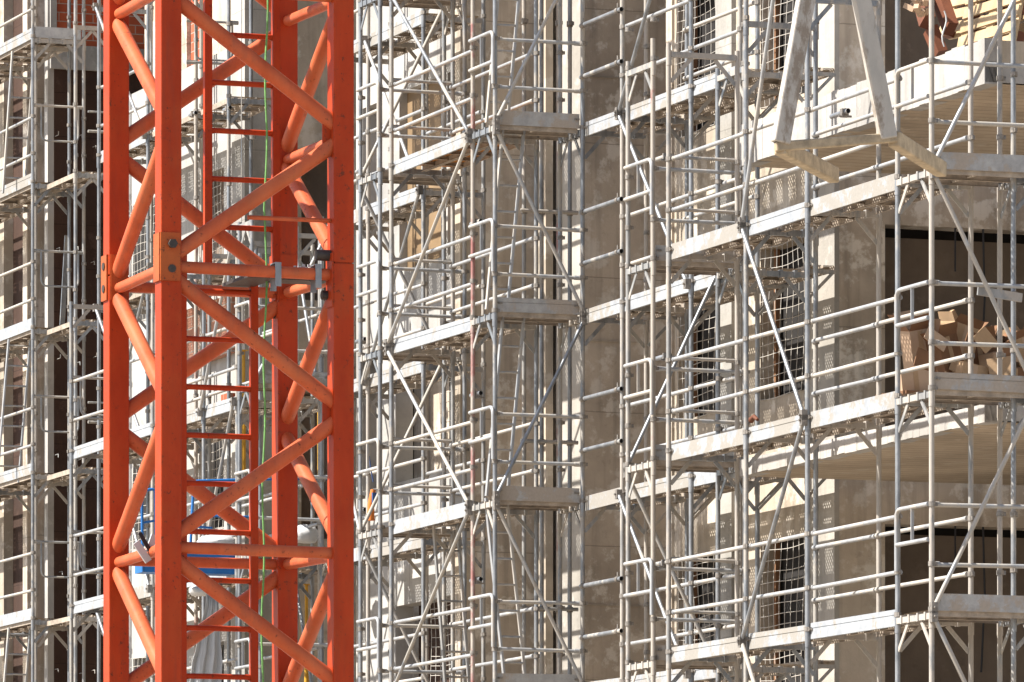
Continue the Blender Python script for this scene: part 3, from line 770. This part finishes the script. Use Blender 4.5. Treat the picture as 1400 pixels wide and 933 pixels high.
# ---------------------------------------------------------------- crane mast
uB, vB = -40.22, 12.33
wm = 1.147
legs = {'B': (uB, vB), 'D': (uB, vB+wm), 'A': (uB-wm, vB), 'C': (uB-wm, vB+wm)}
H0 = 3.295; HS = 1.772
mast = thing('crane_mast', 'orange lattice mast of a tower crane standing before the scaffolding', 'crane', uB-wm/2, vB+wm/2)
ZTM = 12.0; hd = .068
zj = 5.13
for nm, (u, v) in legs.items():
    b = MB(); 
    b.box((u-hd, v-hd, GROUND), (u+hd, v+hd, zj-.003)); b.box((u-hd, v-hd, zj+.003), (u+hd, v+hd, ZTM))
    b.box((u-hd+.008, v-hd+.008, zj-.01), (u+hd-.008, v+hd-.008, zj+.01))
    g = b.build('leg', 'orange', mast)
    bv = g.modifiers.new('b', 'BEVEL'); bv.width = .006; bv.segments = 2
    p = MB()
    if nm in 'BD':
        z0, z1 = (ZZ(386, u, v), ZZ(320, u, v)) if nm == 'B' else (zj-.28, zj+.06)
        if nm == 'B': p.box((u+hd+.001, v-hd-.006, z0), (u+hd+.014, v+hd-.012, z1))
        p.box((u-hd+.01, v-hd-.013, z0), (u+hd, v-hd-.001, z1))
    else:
        z0, z1 = ZZ(412, u, v), ZZ(350, u, v); p.box((u-hd-.006, v-hd-.013, z0), (u+hd-.02, v-hd-.001, z1)); p.box((u+hd+.001, v-hd+.01, z0), (u+hd+.008, v+hd-.01, z1))
    if nm in 'BA': p.build('splice_plate', 'orange_old', g)
    else: p.build('splice_plate', 'orange', g)
    q = MB()
    zc = (z0+z1)/2
    if nm == 'B':
        q.tube([(u+hd+.014, v-.0, zc+.08), (u+hd+.045, v-.0, zc+.08)], .030, 6); q.build('bolt', 'bolt', g); q = MB(); q.tube([(u+hd+.014, v, zc-.075), (u+hd+.018, v, zc-.075)], .026, 12)
    if nm == 'A':
        for dz in (.075, -.07): q = MB(); q.tube([(u-.01, v-hd-.013, zc+dz), (u-.01, v-hd-.02, zc+dz)], .026, 12); q.build('bolt', 'bolt', g)
        q = MB()
    if nm == 'D':
        q.tube([(u, v-hd-.001, zj+.05), (u, v-hd-.10, zj+.05)], .036, 8); q.build('bolt', 'bolt', g); q = MB(); q.tube([(u-.03, v-hd-.001, zj-.2), (u-.03, v-hd-.05, zj-.2)], .03, 8)
    if nm == 'C': q.tube([(u, v-hd-.001, zj-.2), (u, v-hd-.03, zj-.2)], .03, 8)
    q.build('bolt', 'bolt', g)
levels = [H0+HS*k for k in range(-2, 5)]
def lp(n, z, dirn):
    u, v = legs[n]; return (u, v, z)
def brace(p, q, r=.048, mat='orange_lit'):
    p, q = Vector(p), Vector(q); d = (q-p).normalized()
    b = MB(); b.tube([p+d*.05, q-d*.05], r, 14); return b.build('lattice_brace', mat, mast)
for i, z in enumerate(levels):
    brace(lp('B', z, 0), lp('D', z-.01, 0), .038)
    if i != 4: brace(lp('A', z, 0), lp('C', z, 0), .036)
    brace(lp('A', z-.02, 0), lp('B', z, 0), .036); brace(lp('C', z, 0), lp('D', z-.02, 0), .036)
    zm = z+HS/2
    for (x, y) in (('B', 'D'), ('C', 'A'), ('A', 'B'), ('D', 'C')):
        k = .05
        brace(lp(x, z+k, 0), lp(y, zm-k*.7, 0)); brace(lp(y, zm+k*.7, 0), lp(x, z+HS-k, 0))
brace(lp('C', H0+HS*1.5-.02, 0), lp('D', H0+HS*1.5-.02, 0), .034)
brace((uB-.03, V(330, uB), ZZ(298, uB, 13.0)), lp('D', ZZ(302, uB, 13.4), 0), .014)
# gusset plates where braces meet the legs
for z in levels:
    for n, (du, dv) in (('B', (0, 1)), ('D', (0, -1))):
        b = MB(); u, v = legs[n]; zz = z if n == 'B' else z+HS/2
        b.box((u-.006, v+dv*hd, zz-.13), (u+.006, v+dv*(hd+.055), zz+.13))
        b.build('gusset_plate', 'orange', mast)
# ladder inside the mast
def mast_ladder(ul, va, vb, z0, z1, first):
    l = MB(); l.box((ul-.02, va-.025, z0), (ul+.02, va+.025, z1)); l.box((ul-.02, vb-.025, z0), (ul+.02, vb+.025, z1))
    lad = l.build('ladder', 'orange', mast)
    z = first
    while z < z1:
        if z > z0+.05:
            k = MB(); 
            pts = [(ul, va, z+.03), (ul, va+.05, z), (ul, vb-.05, z), (ul, vb, z+.03)]
            k.tube([(ul, va, z), (ul, vb, z)], .018, 8)
            for e, d in ((va, 1), (vb, -1)): k.bar((ul, e+d*.015, z-.012), (ul, e+d*.05, z), .012, .03)
            k.build('rung', 'orange', lad)
        z += .309
ul = uB-.58
mast_ladder(ul, V(284, ul), V(377, ul), ZZ(368, ul, 13), ZTM, ZZ(312, ul, 13))
mast_ladder(ul, V(249, ul), V(347, ul), GROUND, ZZ(370, ul, 13), ZZ(466, ul, 13)-.309*17)
# rest platform with white squares painted for its sunlit holes, hung on two brackets
zp = ZZ(392, ul, 13)
b = MB(); p0, p1 = (uB-.75, V(330, uB-.75)), (uB-.15, V(455, uB-.15))
b.box((uB-.62, V(318, uB-.4), zp), (uB-.08, V(365, uB-.3), zp+.02)); b.box((uB-.30, V(365, uB-.3), zp-.005), (uB-.08, V(450, uB-.1), zp+.025))
pl = b.build('rest_platform', 'bolt', mast)
c = MB()
for i, px in enumerate((369, 387, 399, 411)):
    vv = V(px, uB-.19); 
    for a in (-1, 0, 1):
        for e in (-1, 0, 1):
            if (a+e) % 2 == 0: c.box((uB-.078, vv+a*.017-.008, zp+.035+e*.017-.008+i*.012), (uB-.070, vv+a*.017+.008, zp+.035+e*.017+.008+i*.012))
c.build('sunlit_hole_mark', 'sack', pl)
for px in (378, 433):
    b = MB(); vv = V(px, uB); z = H0+HS
    b.box((uB+.031, vv-.02, z-.10), (uB+.040, vv+.02, z+.045)); b.box((uB-.07, vv-.02, z+.045), (uB+.040, vv+.02, z+.052)); b.box((uB-.07, vv-.02, z-.12), (uB-.062, vv+.02, z+.045))
    b.build('bracket', 'galv', mast)
# rope
b = MB(); pts = []
ur = uB-.25
for i in range(40):
    y = -40+i*27; px = 365-7*(i/39)+1.6*math.sin(i*.9)+(1.0 if 12 < i < 20 else 0); pts.append((ur, V(px, ur), ZZ(y, ur, 12.9)))
pts.append((ur, V(358, ur), GROUND+.05)); b.tube(pts, .0068, 6)
tag(b.build('rope', 'rope'), 'thin bright green rope hanging inside the orange mast', 'rope')
# tie with tape
b = MB(); z = ZZ(750, uB-.4, vB); uu_ = uB-.32
b.bar((uu_, V(196, uu_)-.05, z+.03), (uu_, V(203, uu_), z-.09), .02, .045); b.bar((uu_, V(203, uu_), z-.03), (uu_, V(211, uu_), z+.08), .02, .04); o = b.build('tape_flag', 'sack'); tag(o, 'scrap of white tape tied to the left mast brace', 'tape')
c = MB(); c.bar((uu_+.012, V(190, uu_), z+.09), (uu_+.012, V(204, uu_), z-.02), .012, .025); ORG[o.name] = ORG[o.name]; c.build('black_strip', 'black', o)

# ---------------------------------------------------------------- hanging pallet fork
uf = -50.6+4.0
def FP(px, py, du=0.0):
    v = V(px, uf+du); return (uf+du, v, ZZ(py, uf+du, v))
fk = thing('crane_fork', 'pale worn crane pallet fork hanging in front of the scaffold, prongs pointing away', 'crane fork', uf, FP(1140, 200)[1], FP(1140, 240)[2]-.2)
def hollow(p, q, w, h, name, mat, end=True):
    b = MB(); b.bar(p, q, w, h, (1,0,0)); o = b.build(name, mat, fk)
    bv = o.modifiers.new('b', 'BEVEL'); bv.width = .012; bv.segments = 2
    return o
ap = FP(1138, -230)
for (x0, y0, x1, y1) in ((1107, -30, 1067, 196), (1172, -30, 1214, 190)):
    p, q = FP(x0, y0), FP(x1, y1)
    o = hollow(p, q, .135, .085, 'upright', 'forkp')
    d = (Vector(q)-Vector(p)).normalized(); c = MB(); c.bar(Vector(q)-d*.01, Vector(q)+d*.004, .095, .05, (1,0,0)); c.build('end_shade', 'hole', o)  # dark inset paints the shade of a hollow end on the bar
hollow(FP(1060, 201), FP(1226, 188), .075, .055, 'crossbar', 'forky')
hollow(FP(1107, -28), FP(1172, -28), .10, .08, 'head_beam', 'forkp')
b = MB(); b.tube([FP(1140, -28), FP(1139, -400), ], .018, 8); b.build('sling', 'bolt', fk)
for (x0, y0, x1, y1) in ((1066, 201, 1140, 240), (1222, 190, 1287, 232)):
    p = Vector(FP(x0, y0)); q = Vector(FP(x1, y1, -1.35))
    hollow(p, q, .12, .09, 'prong', 'forky')

# ---------------------------------------------------------------- cardboard, pallets and other loose things
def slabbox(name, label, cat, pc, size, rot, mat, open_top=False, group=None, inner='cardin'):
    """box with its own size (u, v, z), rotated by rot (rx, ry, rz) about pc"""
    b = MB(); sx, sy, sz = size; R = Matrix.Rotation(rot[2], 3, 'Z') @ Matrix.Rotation(rot[1], 3, 'Y') @ Matrix.Rotation(rot[0], 3, 'X')
    def T(x, y, z): return tuple(Vector(pc) + R @ Vector((x*sx/2, y*sy/2, z*sz/2)))
    c8 = [T(*k) for k in ((-1,-1,-1),(1,-1,-1),(1,1,-1),(-1,1,-1),(-1,-1,1),(1,-1,1),(1,1,1),(-1,1,1))]
    fs = [(0,3,2,1),(0,1,5,4),(1,2,6,5),(2,3,7,6),(3,0,4,7)]
    if not open_top: fs.append((4,5,6,7))
    b.add(c8, fs)
    if open_top:
        for (i, j, ox, oy) in ((4,5,0,-1.5),(5,6,1.5,0),(6,7,0,1.5),(7,4,-1.5,0)):
            p, q = Vector(c8[i]), Vector(c8[j]); h = random.uniform(.5, .9)*sz*.4
            d = R @ Vector((ox*.4*h, oy*.4*h, h*.9)); b.cur = 1 if random.random() < .5 else 0; b.add([p, q, q*.96+p*.04+d, p*.96+q*.04+d], [(0,1,2,3)]); b.cur = 0
    o = b.build(name, [mat, inner]); return tag(o, label, cat, group)
g = 'cardboard boxes dumped on the slab'
ubx = U(1275, 25.6)
def bx(px, py, u): v = V(px, u); return (u, v, ZZ(py, u, v))
ub0 = -58.6
for (lab, px, py, du, size, rot, mt, op) in (
 ('tall pale box leaning leftmost in the cardboard pile', 1255, 492, 0, (.20,.22,.58), (.20,.12,.1), 'cardp', True),
 ('pale carton with a tape stripe standing low at the left of the pile', 1250, 522, .45, (.10,.30,.22), (.15,.1,0), 'cardp', False),
 ('narrow pale box behind the left carton', 1268, 462, -.15, (.2,.16,.36), (.05,.1,.2), 'cardp', False),
 ('large torn brown box in the middle of the pile', 1288, 492, .1, (.3,.26,.42), (.25,-.1,.3), 'cardin', True),
 ('tilted tan box resting against the torn brown box', 1306, 470, -.1, (.3,.30,.36), (-.25,.1,.1), 'card', True),
 ('folded flap box sticking up at the top of the pile', 1294, 443, -.35, (.05,.28,.16), (.55,0,.2), 'card', False),
 ('small tan box lying low in front of the dark gap', 1325, 508, .3, (.2,.30,.12), (-.16,0,.2), 'card', False),
 ('dark brown box half hidden behind the tan ones', 1334, 482, -.3, (.4,.34,.30), (.15,.1,-.2), 'cardin', True),
 ('pale pink box at the right of the pile', 1366, 490, 0, (.25,.30,.14), (.26,0,.2), 'cardp', False),
 ('brown box under the pale pink one', 1376, 512, -.1, (.35,.50,.10), (.02,0,.1), 'cardin', False),
 ('open box at the right edge behind the scaffold post', 1396, 478, -.2, (.3,.26,.26), (.4,.1,0), 'card', True),
 ('small dark carton on its corner between the pale pink and open boxes', 1382, 468, -.3, (.2,.18,.16), (.7,.2,0), 'cardin', False)):
    o = slabbox('cardboard_box', lab, 'box', bx(px, py, ub0+du), size, rot, mt, op, g)
    t_ = MB(); c_ = Vector(bx(px, py, ub0+du)); Rm = Matrix.Rotation(rot[2], 3, 'Z') @ Matrix.Rotation(rot[1], 3, 'Y') @ Matrix.Rotation(rot[0], 3, 'X')
    t_.box((size[0]/2+.001, -.025, -size[2]/2+.01), (size[0]/2+.003, .025, size[2]/2-.01)); t_.v = [c_ + Rm @ q for q in t_.v]
    t_.build('tape', 'card' if mt != 'card' else 'cardp', o)
slabbox('cardboard_sheet', 'flattened brown sheet under the left boxes', 'cardboard', bx(1240, 540, ub0+.3), (.6, .35, .03), (0, .02, .1), 'cardin', False)
for k in range(9):
    px, py = 1245+k*17+random.uniform(-6, 6), random.uniform(455, 525)
    spots = ('farthest left', 'second from the left', 'third from the left', 'left of the middle', 'in the middle', 'right of the middle', 'third from the right', 'second from the right', 'farthest right')
    slabbox('cardboard_flap', 'loose torn cardboard flap sticking out of the pile, %s' % spots[k], 'cardboard', bx(px, py, ub0+.35+random.uniform(-.1, .2)), (.012, random.uniform(.12, .26), random.uniform(.1, .24)), (random.uniform(-.9, .9), random.uniform(-.5, .5), random.uniform(-.4, .4)), random.choice(('card', 'cardp', 'cardin', 'card')), False, g)
# brick and rubbish on the slab edge
b = MB(); p = bx(1207, 552, -59.3); b.box((p[0]-.14, p[1]-.05, p[2]-.07), (p[0]+.14, p[1]+.06, p[2]+.06)); tag(b.build('hollow_brick', 'hollow'), 'single red brick lying beside the cardboard pile', 'brick')
b = MB(); p = Vector(bx(1031, 574, U(1031, VI-.2))); b.tube([p+Vector((-.08, 0, 0)), p+Vector((.0, 0, .03)), p+Vector((.09, 0, -.01))], .032, 8, True, .016); tag(b.build('glove', 'woodd'), 'brown work glove lying on the middle deck of the long run', 'glove')
# pallets
def pallet(label, c, rot, group='wooden pallets on the upper slab', L=1.2, Wd=.8, mt='wood'):
    R = Matrix.Rotation(rot[2], 3, 'Z') @ Matrix.Rotation(rot[1], 3, 'Y') @ Matrix.Rotation(rot[0], 3, 'X'); c = Vector(c)
    t = thing('pallet', label, 'pallet', c.x, c.y, c.z, group)
    def pc(n, x0, x1, y0, y1, z0, z1, m_):
        b = MB(); b.box((x0,y0,z0), (x1,y1,z1)); b.v = [c + R @ p for p in b.v]; b.build(n, m_, t)
    for k in range(6): y = -Wd/2+k*(Wd-.10)/5; pc('top_board', -L/2, L/2, y, y+.10, .12, .142, mt)
    for k in range(3): y = -Wd/2+k*(Wd-.10)/2; pc('bottom_board', -L/2, L/2, y, y+.10, 0, .022, mt)
    for x in (-L/2, -.07, L/2-.14): 
        pc('stringer', x, x+.14, -Wd/2, Wd/2, .098, .12, mt)
        for k in range(3): y = -Wd/2+k*(Wd-.14)/2; pc('block', x, x+.14, y, y+.14, .022, .098, 'woodd')
up = -58.0
def pp(px, py, u): v = V(px, u); return (u, v, ZZ(py, u, v))
pallet('sunlit pine pallet standing on edge on the upper slab', pp(1372, 22, -57.6), (math.radians(78), 0, .05))
pallet('pine pallet leaning behind the sunlit one', pp(1352, -5, -58.6), (math.radians(70), .06, .0))
pallet('lowest pallet lying behind the slab upstand', pp(1400, 60, -58.2), (math.radians(80), -.06, .0))
for k, (x0, y0, x1, y1, lab) in enumerate(((1255, -20, 1268, 30, 'leftmost brown plank leaning over the upper slab edge'), (1283, -10, 1300, 40, 'brown plank with a white cord beside the pallets'), (1272, 40, 1286, 75, 'short brown timber block resting on the slab upstand'))):
    b = MB(); p, q = Vector(pp(x0, y0, -58.9+.2*k)), Vector(pp(x1, y1, -58.4)); b.bar(p, q, .10, .16, (1,0,0)); tag(b.build('timber_plank', 'woodd'), lab, 'plank')
b = MB(); pts = [pp(1291+3*math.sin(i*.9), 15+i*7, -57.0) for i in range(8)]; b.tube(pts, .008, 6); tag(b.build('cord', 'sack'), 'white cord dangling from the planks by the pallets', 'cord')
# crumpled wood chips pile / foam lump
b = MB(); p = Vector(pp(1253, 12, -58.0))
for i in range(14): q = p+Vector((random.uniform(-.1,.1), random.uniform(-.07,.07), random.uniform(-.08,.08))); b.bar(q, q+Vector((random.uniform(-.08,.08), random.uniform(-.08,.08), .05)), .05, .05)
tag(b.build('packing_foam', 'cardp'), 'crumpled pale packing lump tied at the top of the planks', 'packing')

# gondola, sheet bags, props seen through the mast
ug = U(265, 23.6)
gd = thing('suspended_platform', 'blue suspended work platform behind the crane mast', 'work platform', ug, 23.3, ZZ(785, ug, 23.4))
def gp(px, py, u=ug): v = V(px, u); return (u, v, ZZ(py, u, v))
b = MB(); p, q = gp(196, 782), gp(334, 756); b.box((ug-.35, p[1], p[2]), (ug, q[1], q[2])); b.build('panel', 'blue', gd)
b = MB(); 
b.tube(bend([gp(195, 782), gp(194, 672), gp(212, 668), gp(213, 740)], .06), .018, 8); b.tube([gp(194, 715), gp(213, 712)], .014, 8); b.build('end_frame', 'blue', gd)
b = MB(); b.tube(bend([gp(260, 755), gp(265, 658), gp(345, 656)], .06), .018, 8); b.tube([gp(262, 705), gp(340, 707)], .014, 8); b.tube([gp(262, 720), gp(290, 722)], .014, 8); b.build('guardrail', 'blue', gd)
b = MB(); b.tube([gp(345, 656), gp(452, 655)], .013, 8); b.build('guardrail', 'blue', gd)
b = MB(); b.tube([gp(225, 655), gp(224, -900)], .006, 6); b.tube([gp(330, 655), gp(331, -900)], .006, 6); b.build('hoist_cable', 'galv', gd)
def lump(name, label, cat, c, size, mat, sub=3, group=None, amp=.18, taper=0):
    import bmesh
    bm = bmesh.new(); bmesh.ops.create_icosphere(bm, subdivisions=sub, radius=1)
    from mathutils import noise as mn
    vs = []
    for v in bm.verts:
        n = mn.noise(v.co*2.3+Vector(c)*3)*amp + mn.noise(v.co*6+Vector(c))*amp*.4
        p = v.co*(1+n); k = 1-taper*(p.z+1)/2
        vs.append(Vector(c)+Vector((p.x*size[0]*k, p.y*size[1]*k, max(p.z, -.75)*size[2])))
    fs = [[q.index for q in f.verts] for f in bm.faces]; bm.free()
    b = MB(); b.add(vs, fs, True); return tag(b.build(name, mat), label, cat, group)
lump('sack', 'bulging white sack lying on the blue platform', 'sack', (ug-.2, gp(303, 740)[1], gp(303, 742)[2]), (.2, .24, .11), 'sack', group='white sacks')
lump('sack', 'white sack beside the right rear mast leg', 'sack', (ug-.4, gp(432, 728)[1], gp(432, 728)[2]), (.18, .16, .13), 'sack', group='white sacks')
lump('sack', 'low white sack on the deck under the blue platform', 'sack', (ug-.4, gp(290, 805)[1], gp(290, 805)[2]), (.15, .16, .08), 'sack', group='white sacks')
# hanging white sheet
b = MB(); n = 22; ush = ug-.3
rows = ((805, 282, 297), (830, 280, 300), (860, 272, 300), (890, 266, 302), (905, 262, 303), (960, 256, 300), (1010, 258, 298))
vs = []; fs = []
for j, (y, a, c) in enumerate(rows):
    for i in range(n+1): 
        px = a+(c-a)*i/n; v = V(px, ush); vs.append((ush+.045*math.sin(i*.8+j*.5)*(.3+j*.12)+.02*math.sin(i*1.9+j), v, ZZ(y, ush, v)))
for j in range(len(rows)-1):
    for i in range(n): a = j*(n+1)+i; fs.append((a, a+1, a+n+2, a+n+1))
b.add(vs, fs, True); o = b.build('white_sheet', 'sack'); tag(o, 'gathered white plastic sheet hanging at the foot of the crane ladder', 'plastic sheet')
sm = o.modifiers.new('s', 'SOLIDIFY'); sm.thickness = .004
def prop(px, y0, y1, u, label):
    p = gp(px, y1, u); q = gp(px, y0, u); t = thing('steel_prop', label, 'prop', u, p[1], p[2], 'yellow steel props on the scaffold')
    b = MB(); b.tube([p, (p[0], p[1], (p[2]*.45+q[2]*.55))], .030, 10); b.build('outer_tube', 'yellow', t)
    b = MB(); b.tube([(p[0], p[1], (p[2]*.5+q[2]*.5)), q], .022, 10); b.build('inner_tube', 'yellow', t)
    zc = p[2]*.45+q[2]*.55; b = MB(); b.tube([(p[0], p[1], zc-.04), (p[0], p[1], zc+.10)], .038, 10); b.build('collar', 'bolt', t)
    b = MB(); b.box((q[0]-.05, q[1]-.05, q[2]), (q[0]+.05, q[1]+.05, q[2]+.01)); b.box((p[0]-.05, p[1]-.05, p[2]-.01), (p[0]+.05, p[1]+.05, p[2])); b.build('end_plate', 'yellow', t)
upx = U(345, 25.4)
prop(333, 480, 645, upx, 'yellow prop just right of the mast ladder'); prop(437, 465, 655, upx-.2, 'yellow prop between the right mast legs'); prop(419, 800, 985, upx-.2, 'yellow prop low between the right mast legs')
# lump of clay bricks on deck
for i, (px, py) in enumerate(((312, 545), (318, 547))):
    pass
b = MB(); p = gp(316, 545, U(316, 25.2)); b.box((p[0]-.2, p[1]-.07, p[2]-.05), (p[0]+.1, p[1]+.08, p[2]+.06)); tag(b.build('hollow_brick', 'brick'), 'stack of red hollow brick on the low tower deck', 'brick')
b = MB(); ut = U(507, 24.9); p = Vector((ut, V(507, ut), ZZ(712, ut, 24.9)))
b.tube([p, p+Vector((0,0,.18)), p+Vector((0,.02,.30)), p+Vector((0,.03,.36))], .045, 12, True, .03); o = b.build('tool_bag', 'hivis'); tag(o, 'orange and navy tool bag hanging in the tower by the mast', 'bag')
c = MB(); c.box(tuple(p+Vector((.02,.0,.2))), tuple(p+Vector((.07,.05,.32)))); c.build('pocket', 'navy', o)
c = MB(); c.tube([p+Vector((0,.03,.45)), p+Vector((0,.0,.6)), p+Vector((0,-.02,.75))], .008, 6); c.build('strap', 'navy', o)
# boards leaning in the left bay
b = MB(); uo = U(88, VRI)-.1; b.bar((uo, V(85, uo), ZZ(445, uo, VRI)), (uo, V(92, uo), ZZ(322, uo, VRI)), .07, .03); tag(b.build('metal_plank', 'galv'), 'bluish steel plank standing upright before the dark brown wall', 'plank')
# plastic sheet in the opening beside central tower
b = MB(); um = U(622, VW-.3)
b.quad(gp(614, 655, um), gp(646, 642, um), gp(646, 690, um), gp(614, 694, um)); o = b.build('plastic_sheet', 'sack'); tag(o, 'grey plastic sheet folded over the deck left of the central tower', 'plastic sheet'); sm = o.modifiers.new('s', 'SOLIDIFY'); sm.thickness = .006

# ---------------------------------------------------------------- ground
bm = MB(); bm.quad((-900,-900,GROUND), (900,-900,GROUND), (900,900,GROUND), (-900,900,GROUND)); bm.build('ground', 'ground', kind='structure')

# ---------------------------------------------------------------- light, sky, camera
SUN_EL = math.radians(49)
# direction to the sun: mostly -v, slightly behind the camera facing planes
th = math.radians(7)
hv = W(-math.sin(th), -math.cos(th), 0)
sun_dir = Vector((hv.x*math.cos(SUN_EL), hv.y*math.cos(SUN_EL), math.sin(SUN_EL)))
ld = bpy.data.lights.new('sun', 'SUN'); ld.energy = 4.9; ld.angle = math.radians(.5); ld.color = (1.0, .955, .88)
lo = bpy.data.objects.new('sun', ld); COL.objects.link(lo); lo.rotation_euler = sun_dir.to_track_quat('Z', 'Y').to_euler(); lo.location = (-20, 30, 40)
w = bpy.data.worlds.new('World'); scn.world = w; w.use_nodes = True; nt = w.node_tree
sk = nt.nodes.new('ShaderNodeTexSky'); sk.sky_type = 'NISHITA'; sk.sun_disc = False; sk.sun_elevation = SUN_EL
sk.sun_rotation = math.atan2(hv.x, hv.y); sk.air_density = 1.0; sk.dust_density = 1.5
bg = nt.nodes['Background']; nt.links.new(sk.outputs[0], bg.inputs[0]); bg.inputs[1].default_value = 0.08
cam = bpy.data.cameras.new('camera'); co = bpy.data.objects.new('camera', cam); COL.objects.link(co); scn.camera = co
cam.sensor_width = 36; cam.lens = 36*F/1400; cam.shift_y = (HZ-466.5)/1400; cam.clip_end = 3000; cam.clip_start = 1
co.location = (0,0,0); co.rotation_euler = (math.radians(90), 0, 0)
scn.view_settings.view_transform = 'Standard'; scn.view_settings.look = 'None'; scn.view_settings.exposure = 1.4; scn.view_settings.gamma = 1
scn.render.resolution_x = 1024; scn.render.resolution_y = 682
